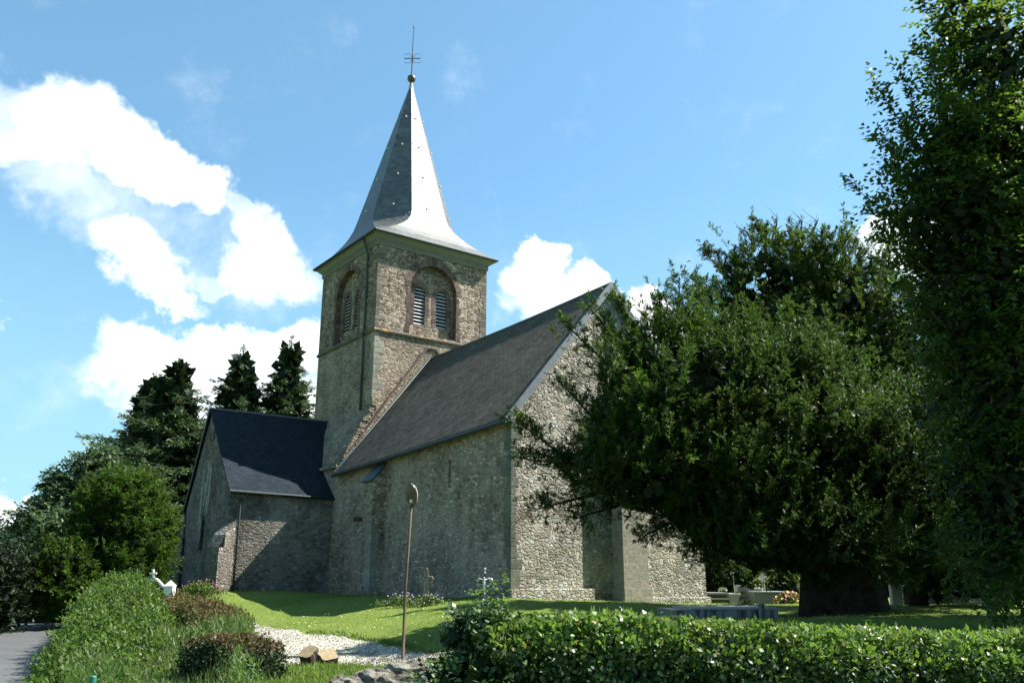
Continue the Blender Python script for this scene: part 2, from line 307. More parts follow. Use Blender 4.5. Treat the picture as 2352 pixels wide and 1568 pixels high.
mat_leaf('far_leaf', (0.04, 0.075, 0.035), (0.085, 0.135, 0.06), (0.12, 0.16, 0.08), rough=.5, spec=.35, trans=0.28, tcol=(0.14, 0.23, 0.07))
mat_leaf('dark_leaf', (0.0075, 0.0150, 0.0050), (0.0150, 0.0275, 0.0090), rough=.6, spec=.2, trans=.1, tcol=(0.0300, 0.0540, 0.0120))  # near-black green: shade inside the foliage is put into this colour
mat_leaf('hornbeam_leaf', (0.008, 0.02, 0.004), (0.024, 0.05, 0.009), (0.05, 0.08, 0.015), rough=.45, spec=.3, trans=0.42, tcol=(0.26, 0.42, 0.04))
mat_leaf('hedge_leaf', (0.018, 0.05, 0.012), (0.05, 0.098, 0.028), (0.11, 0.15, 0.06), rough=.50, spec=.5, trans=0.22, tcol=(0.08, 0.18, 0.02))
mat_leaf('young_hedge_leaf', (0.06, 0.13, 0.018), (0.115, 0.185, 0.035), (0.15, 0.11, 0.04), rough=.45, spec=.45, trans=0.38, tcol=(0.2, 0.34, 0.03))
mat_leaf('bank_leaf', (0.026, 0.064, 0.01), (0.068, 0.125, 0.02), (0.11, 0.14, 0.035), rough=.55, spec=.3, trans=0.36, tcol=(0.18, 0.3, 0.03))
mat_leaf('brown_leaf', (0.055, 0.048, 0.018), (0.125, 0.078, 0.036), (0.075, 0.11, 0.022), rough=.7, spec=.2, trans=0.25, tcol=(0.15, 0.12, 0.04))
mat_leaf('grass_blade', (0.08, 0.13, 0.022), (0.135, 0.2, 0.034), (0.18, 0.2, 0.06), rough=.55, spec=.3, trans=0.4, tcol=(0.26, 0.4, 0.06))
mat_leaf('weed_blade', (0.036, 0.085, 0.016), (0.085, 0.145, 0.036), (0.15, 0.15, 0.06), rough=.5, spec=.35, trans=0.35, tcol=(0.16, 0.28, 0.04))
mat_leaf('dry_stalk', (0.1320, 0.0960, 0.0480), (0.2040, 0.1560, 0.0840), rough=.7, spec=.2, trans=.2, tcol=(0.1800, 0.1440, 0.0600))

def mat_grass():
    t = NT('lawn'); tc = t.n('TexCoord'); V = tc.outputs['Object']
    a = t.n('TexNoise', Scale=.35, Detail=6., Roughness=.6); t.l(V, a.inputs['Vector'])
    b = t.n('TexNoise', Scale=9., Detail=6., Roughness=.75); t.l(V, b.inputs['Vector'])
    c = t.ramp(a.outputs['Fac'], [(.3, (.10, .155, .026)), (.5, (.14, .20, .038)), (.7, (.18, .225, .055))])
    c = t.mix(1., c, t.rng(b.outputs['Fac'], .3, .7, .7, 1.25), 'MULTIPLY')
    f = t.n('TexNoise', Scale=45., Detail=5., Roughness=.7); t.l(V, f.inputs['Vector'])
    t.bump(t.math('ADD', f.outputs['Fac'], t.math('MULTIPLY', b.outputs['Fac'], 1.2)), .05)
    t.set(c, .85, .1)
mat_grass()
def mat_gravel():
    t = NT('white_gravel'); tc = t.n('TexCoord'); V = tc.outputs['Object']
    v = t.n('TexVoronoi', Scale=26.); t.l(V, v.inputs['Vector']); sp2 = t.n('SeparateColor'); t.l(v.outputs['Color'], sp2.inputs[0])
    c = t.ramp(sp2.outputs[0], [(0, (.14, .12, .09)), (.25, (.30, .28, .23)), (.6, (.42, .40, .33)), (1, (.52, .50, .45))])
    n = t.n('TexNoise', Scale=1.1, Detail=8., Roughness=.75); t.l(V, n.inputs['Vector'])
    c = t.mix(t.rng(n.outputs['Fac'], .57, .66, 0, .75), c, (.13, .17, .06))
    t.bump(t.rng(v.outputs['Distance'], 0, .7, 1, 0), .025)
    t.set(c, .85, .2)
mat_gravel()
def mat_asphalt():
    t = NT('asphalt'); tc = t.n('TexCoord'); V = tc.outputs['Object']
    a = t.n('TexNoise', Scale=.8, Detail=6.); t.l(V, a.inputs['Vector']); b = t.n('TexNoise', Scale=60., Detail=3.); t.l(V, b.inputs['Vector'])
    c = t.ramp(a.outputs['Fac'], [(.3, (.060, .062, .062)), (.7, (.085, .087, .085))]); c = t.mix(1., c, t.rng(b.outputs['Fac'], .3, .7, .8, 1.2), 'MULTIPLY')
    t.bump(b.outputs['Fac'], .008); t.set(c, .75, .4)
mat_asphalt()

# ------------------------------------------------------------------ helpers
def tag(o, label=None, cat=None, group=None, kind=None):
    if label: o['label'] = label
    if cat: o['category'] = cat
    if group: o['group'] = group
    if kind: o['kind'] = kind
    return o
def empty(name, loc=(0, 0, 0), rz=0., label=None, cat=None, group=None):
    o = bpy.data.objects.new(name, None); COL.objects.link(o); o.location = loc; o.rotation_euler = (0, 0, rz)
    return tag(o, label, cat, group)
class MB:
    def __init__(s): s.v = []; s.f = []; s.uv = []; s.smooth = False
    def face(s, pts, uv=None):
        i = len(s.v); s.v += [tuple(p) for p in pts]; s.f.append(tuple(range(i, i + len(pts)))); s.uv.append(uv or [(0, 0)] * len(pts))
    def box(s, x0, x1, y0, y1, z0, z1, M=None):
        P = [Vector(p) for p in ((x0, y0, z0), (x1, y0, z0), (x1, y1, z0), (x0, y1, z0), (x0, y0, z1), (x1, y0, z1), (x1, y1, z1), (x0, y1, z1))]
        if M is not None: P = [M @ p for p in P]
        for q in ((0, 3, 2, 1), (4, 5, 6, 7), (0, 1, 5, 4), (1, 2, 6, 5), (2, 3, 7, 6), (3, 0, 4, 7)): s.face([P[i] for i in q])
        return s
    def obox(s, a, b, w, h, up=(0, 0, 1)):      # a beam from a to b
        a, b = Vector(a), Vector(b); d = (b - a); L = d.length; d.normalize(); up = Vector(up); sd = d.cross(up)
        if sd.length < 1e-4: sd = d.cross(Vector((1, 0, 0)))
        sd.normalize(); u = sd.cross(d)
        M = Matrix(((sd.x, d.x, u.x, a.x), (sd.y, d.y, u.y, a.y), (sd.z, d.z, u.z, a.z), (0, 0, 0, 1)))
        return s.box(-w / 2, w / 2, 0, L, -h / 2, h / 2, M)
    def tube(s, pts, rad, n=8, cap=True):
        pts = [Vector(p) for p in pts]; rings = []
        for i, p in enumerate(pts):
            d = (pts[min(i + 1, len(pts) - 1)] - pts[max(i - 1, 0)]).normalized()
            a = d.cross(Vector((0, 0, 1)))
            if a.length < .1: a = d.cross(Vector((1, 0, 0)))
            a.normalize(); b = d.cross(a); r = rad[i] if hasattr(rad, '__len__') else rad
            rings.append([p + (a * math.cos(6.28318 * k / n) + b * math.sin(6.28318 * k / n)) * r for k in range(n)])
        i0 = len(s.v)
        for rg in rings: s.v += [tuple(p) for p in rg]
        for j in range(len(rings) - 1):
            for k in range(n):
                k2 = (k + 1) % n; s.f.append((i0 + j * n + k, i0 + j * n + k2, i0 + (j + 1) * n + k2, i0 + (j + 1) * n + k)); s.uv.append([(0, 0)] * 4)
        if cap:
            for j in (0, len(rings) - 1): s.f.append(tuple(i0 + j * n + k for k in range(n))); s.uv.append([(0, 0)] * n)
        return s
    def sphere(s, c, r, nu=16, nv=10, M=None):
        rx = r if hasattr(r, '__len__') else (r, r, r); i0 = len(s.v)
        for j in range(nv + 1):
            t = math.pi * j / nv
            for k in range(nu):
                p = Vector((rx[0] * math.sin(t) * math.cos(2 * math.pi * k / nu), rx[1] * math.sin(t) * math.sin(2 * math.pi * k / nu), rx[2] * math.cos(t)))
                if M is not None: p = M @ p
                s.v.append(tuple(Vector(c) + p))
        for j in range(nv):
            for k in range(nu):
                k2 = (k + 1) % nu; s.f.append((i0 + j * nu + k, i0 + (j + 1) * nu + k, i0 + (j + 1) * nu + k2, i0 + j * nu + k2)); s.uv.append([(0, 0)] * 4)
        return s
    def build(s, name, mat, parent=None, smooth=False, bevel=0):
        me = bpy.data.meshes.new(name); me.from_pydata(s.v, [], s.f)
        ul = me.uv_layers.new(name='UVMap'); flat = [c for u in s.uv for p in u for c in p]; ul.data.foreach_set('uv', flat)
        me.materials.append(MATS[mat]); me.validate(); me.update()
        if smooth: me.polygons.foreach_set('use_smooth', [True] * len(me.polygons))
        o = bpy.data.objects.new(name, me); COL.objects.link(o)
        if parent is not None: o.parent = parent
        if bevel:
            m = o.modifiers.new('bevel', 'BEVEL'); m.width = bevel; m.segments = 2; m.limit_method = 'ANGLE'; m.angle_limit = .6
            w = o.modifiers.new('weld', 'WELD'); w.merge_threshold = .0004
            o.modifiers.move(1, 0)
        return o
def arch_pts(cx, z0, zs, hw, n=9):     # round-headed outline, counter-clockwise
    return [(cx - hw, z0), (cx + hw, z0)] + [(cx + hw * math.cos(math.pi * i / n), zs + hw * math.sin(math.pi * i / n)) for i in range(n + 1)]
def panel(mb, fn, outer, holes, depth, back=None, hb=None):
    """flat wall face fn(s, t, d) with recessed openings; back: MB that gets the floor of each recess"""
    loops = [[Vector((*p, 0)) for p in outer]] + [[Vector((*p, 0)) for p in h] for h in holes]
    tr = tessellate_polygon(loops); fl = [p for l in loops for p in l]
    for t in tr: mb.face([fn(fl[i].x, fl[i].y, 0) for i in t])
    for k, h in enumerate(holes):
        dp = depth[k] if hasattr(depth, '__len__') else depth
        for i in range(len(h)):
            a, b = h[i], h[(i + 1) % len(h)]; mb.face([fn(*a, 0), fn(*b, 0), fn(*b, dp), fn(*a, dp)])
        tgt = hb if hb is not None else mb
        if back is None or not back[k]: tgt.face([fn(*p, dp) for p in h])

# ------------------------------------------------------------------ ground
G = []
def g(u, v, Y): p = at(u, v, Y); G.append(tuple(p))
for q in [(1172, 1376, 29.9), (1620, 1387, 35.8), (1400, 1382, 32.6), (752, 1363, 41.5), (521, 1357, 38.6), (418, 1353, 43.5), (975, 1369, 34.4), (1000, 1390, 27.5), (800, 1383, 31),
          (925, 1519, 17), (560, 1430, 30), (625, 1524, 17.2), (700, 1466, 22.5), (640, 1432, 30), (850, 1475, 21.5), (1035, 1512, 17.5), (690, 1542, 15), (880, 1550, 14), (1000, 1550, 12.5),
          (1940, 1402, 22.5), (1783, 1427, 22), (1700, 1388, 37), (2100, 1388, 30), (2300, 1400, 25), (2340, 1455, 13), (1300, 1438, 18), (1500, 1455, 15), (1900, 1462, 13), (1100, 1400, 24), (1200, 1470, 16)]: g(*q)
G += [(0, 0, -1.6), (0, 5, -1.6), (-3, 6, -1.65), (3, 5, -1.6), (6, 6, -1.6), (-3, 10, -1.7), (-5, 12, -1.8), (10, 8, -1.4), (14, 12, -1.1), (20, 20, -.9), (30, 35, -1.0), (18, 45, -1.1), (-2, 60, -.9), (-20, 50, -1.0),
      (-30, 60, -1.3), (-35, 30, -1.86), (40, 60, -1.2), (0, 80, -1.2), (-40, 80, -1.4), (40, 0, -1.5), (-40, -10, -1.9), (0, -15, -1.7), (40, -15, -1.6), (-30, 10, -1.86)]
RD = Vector((-.436, .90)).normalized(); RP = Vector((-8.9, 17.0))      # right road edge
for t in (-22, -16, -10, -5, 0, 5, 10, 16, 24):
    for off in (.0, 3.0, 6.0):
        p = RP + RD * t - Vector((RD.y, -RD.x)) * off
        G.append((p.x, p.y, -1.86))
G = np.array(G)
def _tps():
    X = G[:, :2]; n = len(X); r2 = ((X[:, None] - X[None]) ** 2).sum(-1); K = .5 * r2 * np.log(r2 + 1e-9) + np.eye(n) * 2.0
    P = np.c_[np.ones(n), X]; A = np.zeros((n + 3, n + 3)); A[:n, :n] = K; A[:n, n:] = P; A[n:, :n] = P.T
    return np.linalg.solve(A, np.r_[G[:, 2], 0, 0, 0])
_TW = _tps()
def gz(x, y):
    x = np.asarray(x, float); y = np.asarray(y, float); sh = x.shape; q = np.c_[x.ravel(), y.ravel()]
    far = np.clip((np.hypot(q[:, 0], q[:, 1] - 25) - 45) / 25, 0, 1)
    qc = q.copy(); rr = np.hypot(q[:, 0], q[:, 1] - 25); k = np.minimum(1, 70 / np.maximum(rr, 1e-6)); qc[:, 0] *= k; qc[:, 1] = 25 + (qc[:, 1] - 25) * k
    r2 = ((qc[:, None] - G[None, :, :2]) ** 2).sum(-1); z = (.5 * r2 * np.log(r2 + 1e-9)) @ _TW[:-3] + _TW[-3] + qc @ _TW[-2:]
    z = np.clip(z, -2.1, -.55) * (1 - far) + -1.45 * far
    return z.reshape(sh)
def gz1(x, y): return float(gz(np.array([x]), np.array([y]))[0])
def sheet(name, X, Y, Z, mat, kind='structure'):
    ny, nx = X.shape; V = np.stack([X, Y, Z], -1).reshape(-1, 3); idx = np.arange(nx * ny).reshape(ny, nx)
    F = np.stack([idx[:-1, :-1], idx[:-1, 1:], idx[1:, 1:], idx[1:, :-1]], -1).reshape(-1, 4)
    me = bpy.data.meshes.new(name); me.vertices.add(len(V)); me.vertices.foreach_set('co', V.ravel())
    me.loops.add(F.size); me.loops.foreach_set('vertex_index', F.ravel()); me.polygons.add(len(F)); me.polygons.foreach_set('loop_start', np.arange(len(F)) * 4)
    me.update(calc_edges=True); me.validate(); me.polygons.foreach_set('use_smooth', np.ones(len(F), bool)); me.materials.append(MATS[mat])
    o = bpy.data.objects.new(name, me); COL.objects.link(o); tag(o, kind=kind); return o
def axis(lo, hi, step, far):
    a = np.arange(lo, hi + 1e-6, step); g1 = []; s = step; x = hi
    while x < far: s *= 1.35; x += s; g1.append(x)
    g0 = []; s = step; x = lo
    while x > -far: s *= 1.35; x -= s; g0.append(x)
    return np.array(g0[::-1] + list(a) + g1)
GX, GY = np.meshgrid(axis(-30, 30, .4, 1500), axis(-2, 60, .4, 1500))
def lump(x, y): return .035 * np.sin(x * 1.7 + 1.3 * np.sin(y * .9)) * np.sin(y * 1.3 + .7) + .02 * np.sin(x * 4.1 + y * 2.2)
def road_mask(x, y):
    dx = x - RP.x; dy = y - RP.y; off = dx * RD.y - dy * RD.x      # >0 right of the road edge
    return off
def ground(x, y):
    off = road_mask(x, y); k = np.clip((off + .0) / 1.5, 0, 1); k = np.where(off < -6, np.clip((-off - 6) / 1.5, 0, 1), k)
    return (gz(x, y) + lump(x, y) * k) * k + (1 - k) * -1.86
sheet('ground', GX, GY, ground(GX, GY), 'lawn')
# road
ts = np.arange(-30, 60, 1.); os_ = np.linspace(-6, -.0, 7)
TT, OO = np.meshgrid(ts, os_, indexing='ij')
rx = RP.x + RD.x * TT + RD.y * OO; ry = RP.y + RD.y * TT - RD.x * OO
sheet('road', rx[:, ::-1], ry[:, ::-1], np.full_like(rx, -1.852), 'asphalt')
# white gravel path from the gate to the lamp and on behind the hedge
PC = [(-13.5, 36.5, 1.0), (-11.2, 33, 1.2)]
def gpt(u, v, Y): p = at(u, v, Y); return (p.x, p.y)
LFT = [gpt(545, 1440, 29), gpt(590, 1490, 21.5), gpt(622, 1524, 17.2), gpt(700, 1531, 16.2), gpt(800, 1522, 15.9), gpt(930, 1526, 15.3), gpt(1100, 1540, 14.2), gpt(1300, 1545, 13.4)]
RGT = [gpt(580, 1425, 30.5), gpt(700, 1463, 23.5), gpt(830, 1474, 21.8), gpt(920, 1497, 19.3), gpt(1000, 1509, 17.9), gpt(1050, 1514, 17.2), gpt(1150, 1520, 16.2), gpt(1320, 1525, 15.2)]
def strip(Lp, Rp, n=60, m=12):
    t = np.linspace(0, len(Lp) - 1, n); La = np.array(Lp); Ra = np.array(Rp); k = np.arange(len(Lp))
    lx, ly, rx_, ry_ = (np.interp(t, k, c) for c in (La[:, 0], La[:, 1], Ra[:, 0], Ra[:, 1]))
    w = .12 * np.sin(t * 9.) + .07 * np.sin(t * 23.); lx = lx + w * .7; ry_ = ry_ + w
    s = np.linspace(0, 1, m)[None]
    return lx[:, None] * (1 - s) + rx_[:, None] * s, ly[:, None] * (1 - s) + ry_[:, None] * s
PX, PY = strip(LFT, RGT, 160, 24)
sheet('gravel_path', PX[:, ::-1], PY[:, ::-1], ground(PX, PY)[:, ::-1] + .012, 'white_gravel')

# ------------------------------------------------------------------ church (local x = across the nave, local y = along it)
TH = -0.6347
CH = empty('church', (-0.0276, 29.8535, -0.7045), -TH, 'old stone village church with a square tower, slate spire, long nave and side chapel', 'church')
L0, W0 = 14.01, 9.8
HA, HB, HRA, HRB = 6.38, 5.70, 12.05, 11.76
def eave(y): return HA + (HB - HA) * y / L0
def ridge(y): return HRA + (HRB - HRA) * y / L0
# nave long wall with slit windows
wl = MB(); hole = MB()
fnS = lambda s, t, d: (d, s, t)
hole2 = MB()
panel(wl, fnS, [(0, -1.2), (0, HA), (L0, HB), (L0 + 2.4, 5.82), (L0 + 2.4, -1.2)], [[(3.93, 4.0), (3.93, 5.1), (4.09, 5.1), (4.09, 4.0)], [(10.22, 3.7), (10.22, 4.78), (10.34, 4.78), (10.34, 3.7)]], .5, hb=hole)
wl.face([(W0, 0, -1.2), (W0, 0, HA - .1), (W0, L0, HB), (W0, L0, -1.2)])
wl.build('nave_wall', 'nave_stone', CH); 
for i in range(0, len(hole.f)):
    h_ = MB(); h_.face([hole.v[k] for k in hole.f[i]]); h_.build('slit_window', 'dark_hole', CH)
# corbels under the eave, put-log holes
for i in range(34):
    cb = MB(); y = .35 + i * .4 + random.uniform(-.05, .05); cb.box(-.10 - random.random() * .05, -.002, y, y + random.uniform(.12, .2), eave(y) - .30, eave(y) - .08); cb.build('eave_stone', 'nave_stone', CH)
# quoins of the near corner
qn = MB(); z = 0.
while z < HA - .3:
    h = random.uniform(.26, .40); a = random.uniform(.22, .30); b = random.uniform(.34, .52)
    if random.random() < .5: a, b = b, a
    qn.box(-.012, b, -.012, a, z + .006, z + h); z += h
qn.build('corner_stone', 'mossy_ashlar', CH, bevel=.02)
# gable wall
ga = MB(); fnG = lambda s, t, d: (s, d, t)
panel(ga, fnG, [(0, -1.6), (W0, -1.6), (W0, HA - .1), (W0 / 2, HRA - .1), (0, HA)], [[(4.62, 9.0), (5.02, 9.0), (5.02, 10.1), (4.62, 10.1)]], .45)
ga.build('gable_wall', 'gable_stone', CH)
for q4 in ((-.10, 3.7, .30), (6.15, W0 + .1, -.05)): pl = MB(); pl.box(q4[0], q4[1], -.16, -.003, -1.6, q4[2]); pl.build('plinth', 'gable_stone', CH, bevel=.03)
# big gable buttress
bt = MB()
bx0, bx1, bd, bz = 4.72, 5.98, .58, 8.1
bt.face([(bx0, -bd, -1.6), (bx1, -bd, -1.6), (bx1, -bd, bz - 1.0), (bx0, -bd, bz - 1.0)])
for x in (bx0, bx1): bt.face([(x, -bd, -1.6), (x, -bd, bz - 1.0), (x, 0, bz), (x, 0, -1.6)])
bt.face([(bx0, -bd, bz - 1.0), (bx1, -bd, bz - 1.0), (bx1, 0, bz), (bx0, 0, bz)])
bt.box(bx0 - .08, bx1 + .08, -bd - .1, -.003, -1.6, .3)
bt.build('gable_buttress', 'squared_blocks', CH)
# side buttress on the long wall
b2 = MB(); y0, y1, d2 = 9.15, 10.0, .62
b2.box(-d2, -.003, y0, y1, -1.2, 4.70)
b2.face([(-d2, y0, 4.7), (0, y0, 4.7), (0, y0, 5.45)]); b2.face([(-d2, y1, 4.7), (0, y1, 5.45), (0, y1, 4.7)])
bo = b2.build('side_buttress', 'nave_stone', CH)
s2 = MB(); s2.obox((-d2 - .12, (y0 + y1) / 2, 4.66), (.0, (y0 + y1) / 2, 5.52), y1 - y0 + .1, .06, up=(1, 0, 1)); s2.build('slate_cap', 'dark_zinc', bo)
q2 = MB(); z = 0
while z < 2.6:
    h = random.uniform(.28, .4)
    q2.box(-d2 - .012, -d2 + random.uniform(.25, .5), y0 - .012, y0 + random.uniform(.3, .6), z + .006, z + h); z += h
q2.build('corner_stone', 'ashlar', bo, bevel=.015)

def slope(mb, P0, P1, P2, P3, th=.07):      # P0,P1 along the eave, P2,P3 along the ridge; outer face plus thickness
    P = [Vector(p) for p in (P0, P1, P2, P3)]; n = (P[1] - P[0]).cross(P[3] - P[0]).normalized()
    L = (P[1] - P[0]).length; H = (P[3] - P[0]).length
    mb.face([p + n * th for p in P], [(0, 0), (L, 0), (L, H), (0, H)])
    lo = P
    for i in range(4): j = (i + 1) % 4; mb.face([lo[i], lo[j], lo[j] + n * th, lo[i] + n * th])
    mb.face([lo[3], lo[2], lo[1], lo[0]])
def edge_slope(x): return 0
nr = MB(); OV = .30
dz = (HRA - HA) / (W0 / 2)
N_ = 14
for i in range(N_):      # slightly sagging ridge
    ya, yb = -.22 + (L0 + .2) * i / N_, -.22 + (L0 + .2) * (i + 1) / N_
    sg = lambda y: -.07 * math.sin(math.pi * min(max(y / L0, 0), 1))
    def E_(y): return (-OV, y, eave(y) + .02 - OV * dz)
    def Rg(y): return (W0 / 2, y, ridge(y) + .05 + sg(y))
    def E2(y): return (W0 + OV, y, eave(y) - .1 + .02 - OV * dz)
    P0, P1, P2, P3 = map(Vector, (E_(ya), Rg(ya), Rg(yb), E_(yb)))
    n = (P0 - P3).cross(P1 - P0).normalized(); n = n if n.z > 0 else -n; th = .07
    H = (P1 - P0).length
    nr.face([P0 + n * th, P1 + n * th, P2 + n * th, P3 + n * th], [(ya, 0), (ya, H), (yb, H), (yb, 0)])
    nr.face([P3, P2, P1, P0]); nr.face([P0, P0 + n * th, P3 + n * th, P3])
    Q0, Q3 = Vector(E2(ya)), Vector(E2(yb)); n2 = Vector((-n.x, n.y, n.z))
    nr.face([Q0 + n2 * th, Q3 + n2 * th, P2 + n2 * th, P1 + n2 * th], [(ya, 0), (yb, 0), (yb, H), (ya, H)])
    nr.face([Q0, P1, P2, Q3])
NR = nr.build('nave_roof', 'old_slate', CH)
rg = MB(); rg.tube([(W0 / 2, y, ridge(y) + .13 - .07 * math.sin(math.pi * max(0, y) / L0)) for y in np.linspace(-.2, L0 - .02, 12)], .07, 8); rg.build('ridge_cap', 'dark_zinc', NR, True)
bb = MB()
bb.obox((-OV - .04, -.24, HA - OV * dz - .02), (W0 / 2, -.24, HRA + .08), .07, .26, up=(-1, 0, 1)); bb.build('bargeboard', 'zinc', NR); bb = MB(); bb.obox((W0 + OV, -.24, HA - .1 - OV * dz), (W0 / 2, -.24, HRA + .08), .07, .26, up=(1, 0, 1))
bb.build('bargeboard', 'zinc', NR)
gt = MB(); gt.tube([(-OV - .07, -.25, HA - OV * dz - .04), (-OV - .07, L0 - .1, HB - OV * dz - .04)], .075, 10); gt.build('gutter', 'dark_zinc', NR, True)
fl = MB()
v0, v1 = Vector((-.28, L0 - .13, eave(L0) - OV * dz + .12)), Vector((W0 / 2 - .1, L0 - .13, ridge(L0) + .14)); fl.obox(v0, v1, .22, .05, up=(-1, 0, 1)); fl.build('mortar_verge', 'cement', NR)

# tower -----------------------------------------------------------------
tx0, tx1, ty0, ty1 = 1.55, 8.51, L0, L0 + 6.96
ZS, ZF, ZE = 12.94, 17.68, 18.30
cx, cy = (tx0 + tx1) / 2, (ty0 + ty1) / 2
FL = [(8.95, 1.55), (8.5, 1.36), (8.18, 1.13), (7.8, .93), (7.38, .72), (6.9, .50), (6.48, .30), (6.0, .08), (5.85, .0)]
lo = MB()
prof = [(ZS, tx0)] + FL
pts = [(x, z) for z, x in prof]
# face towards the gable (plane y = ty0)
front = [(tx1, 5.6), (tx1, ZS)] + pts
def poly(mb, fn, P):
    for t in tessellate_polygon([[Vector((*p, 0)) for p in P]]): mb.face([fn(*P[i], 0) for i in t])
poly(lo, lambda s, t, d: (s, ty0, t), front)
for i in range(len(prof) - 1):
    (za, xa), (zb, xb) = prof[i], prof[i + 1]
    lo.face([(xa, ty0, za), (xb, ty0, zb), (xb, ty1 - .2 * (i > 0), zb), (xa, ty1 - .0, za)])
lo.face([(0, ty1 - .2, 5.85), (0, ty0 + 2.4, 5.85), (0, ty0 + 2.4, -1), (0, ty1 - .2, -1)])
lo.face([(tx1, ty0, 5), (tx1, ty1, 5), (tx1, ty1, ZS), (tx1, ty0, ZS)]); lo.face([(tx0, ty1, -1), (tx0, ty1, ZS), (tx1, ty1, ZS), (tx1, ty1, -1)])
LT = lo.build('lower_tower_wall', 'lower_tower_stone', CH)
# rough stone edge where the tower spreads into the nave wall
re = MB()
for i in range(30):
    f = i / 29; z = 9.3 - f * 3.3; x = np.interp(-z, [-a for a, b in [(12.94, 1.55)] + FL], [b for a, b in [(12.94, 1.55)] + FL])
    w = random.uniform(.22, .42); hh = random.uniform(.1, .16)
    re.box(x - .015, x + w, ty0 - random.uniform(.03, .09), ty0 - .002, z, z + hh)
re.build('rubble_edge', 'lower_tower_stone', CH, bevel=.02)
ol = MB()
for a, b in (((2.37, 9.30), (4.37, 12.05)), ((4.37, 12.05), (4.72, 12.5)), ((4.72, 12.5), (5.2, 12.5)), ((5.2, 12.5), (5.6, 12.1)), ((1.5, 8.0), (2.37, 9.30)), ((.45, 6.6), (1.5, 8.0))):
    ol.obox((a[0], ty0 - .04, a[1]), (b[0], ty0 - .04, b[1]), .09, .10, up=(-1, 0, 1))
ol.build('old_roof_line', 'red_ashlar', CH)
lg = MB(); lg.box(-.14, .0, L0 + .02, ty1 - .3, 5.76, 5.90); lg.build('ledge', 'nave_stone', CH)
# belfry stage
be = MB(); bk = MB(); rec = .34
def belfry_face(fn, sgn, w, visible=True):
    global be, bk, vo
    be = MB(); bk = MB(); vo = MB(); ops = []; louv = []
    c = w / 2; zb, zsp, hw = ZS + .22, 15.72, 1.48
    outer = arch_pts(c, zb, zsp, hw, 16)
    panel(be, fn, [(0, ZS), (w, ZS), (w, ZF + .2), (0, ZF + .2)], [outer], rec, back=[True])
    lz0, lzs, lw = 13.78, 15.62, .36
    l1, l2 = arch_pts(c - .69, lz0, lzs, lw, 10), arch_pts(c + .69, lz0, lzs, lw, 10)
    fn2 = lambda s, t, d: fn(s, t, rec + d)
    panel(bk, fn2, outer, [l1, l2], .5, hb=MB())
    for l_ in (l1, l2): q = MB(); q.face([fn2(*p, .499) for p in l_]); ops.append(q)
    # louvres
    for k, cc in enumerate((c - .69, c + .69)):
        lv = MB()
        for j in range(11):
            z = lz0 + .05 + j * .195; hwj = lw if z < lzs else math.sqrt(max(lw * lw - (z - lzs) ** 2, .01))
            a, b, c_, d_ = fn(cc - hwj + .004, z, rec + .05), fn(cc + hwj - .004, z, rec + .05), fn(cc + hwj - .004, z + .10, rec + .14), fn(cc - hwj + .004, z + .10, rec + .14)
            lv.face([a, b, c_, d_]); up = Vector((0, 0, .018)); lv.face([Vector(d_) + up, Vector(c_) + up, Vector(b) + up, Vector(a) + up]); lv.face([a, Vector(a) + up, Vector(b) + up, b])
        louv.append(lv)
    # voussoirs of the great arch and of the lancets
    for (ac, zz, r0_, r1_, nb, d0, d1, z0) in ((c, zsp, hw, hw + .30, 17, -.015, rec - .01, zb), (c - .69, lzs, lw, lw + .24, 7, rec - .012, rec + .4, lz0), (c + .69, lzs, lw, lw + .24, 7, rec - .012, rec + .4, lz0)):
        def blk(q):   # q: 4 (s,t) points
            a = [Vector(fn(*p, d0)) for p in q]; b = [Vector(fn(*p, d1)) for p in q]
            vo.face(a); vo.face(b[::-1])
            for i in range(4): j = (i + 1) % 4; vo.face([a[i], b[i], b[j], a[j]])
        for i in range(nb):
            g_ = .012 / r0_; t0, t1 = math.pi * i / nb + g_, math.pi * (i + 1) / nb - g_; rr = r1_ + (random.uniform(-.03, .14) if r0_ > 1 else random.uniform(-.03, .03)) + (.14 if r0_ > 1 and abs(i - nb // 2) < 2 else 0)
            ri = r0_ - .02
            blk([(ac + ri * math.cos(t0), zz + ri * math.sin(t0)), (ac + rr * math.cos(t0), zz + rr * math.sin(t0)), (ac + rr * math.cos(t1), zz + rr * math.sin(t1)), (ac + ri * math.cos(t1), zz + ri * math.sin(t1))])
        z = z0
        while z < zz - .12:
            h = min(random.uniform(.2, .34), zz - z)
            for sg in (-1, 1):
                w_ = random.uniform(.14, .30) if r0_ > 1 else random.uniform(.2, .27)
                x_ = ac + sg * (r0_ - .02); x2 = ac + sg * (r0_ + w_)
                blk([(x_, z + .006), (x2, z + .006), (x2, z + h - .006), (x_, z + h - .006)])
            z += h
    fw_ = be.build('belfry_wall', 'tower_stone', CH); bk.build('belfry_recess', 'tower_stone', fw_); vo.build('arch_stone', 'red_ashlar', fw_)
    for q in ops: q.build('belfry_opening', 'dark_hole', fw_)
    for lv in louv: lv.build('louvre', 'louvre_slate', fw_)
fA = lambda s, t, d: (tx0 + s, ty0 + d, t)
fB = lambda s, t, d: (tx0 + d, ty1 - s, t)
fC = lambda s, t, d: (tx1 - s, ty1 - d, t)
fD = lambda s, t, d: (tx1 - d, ty0 + s, t)
for f_ in (fA, fB, fC, fD): belfry_face(f_, 1, tx1 - tx0)
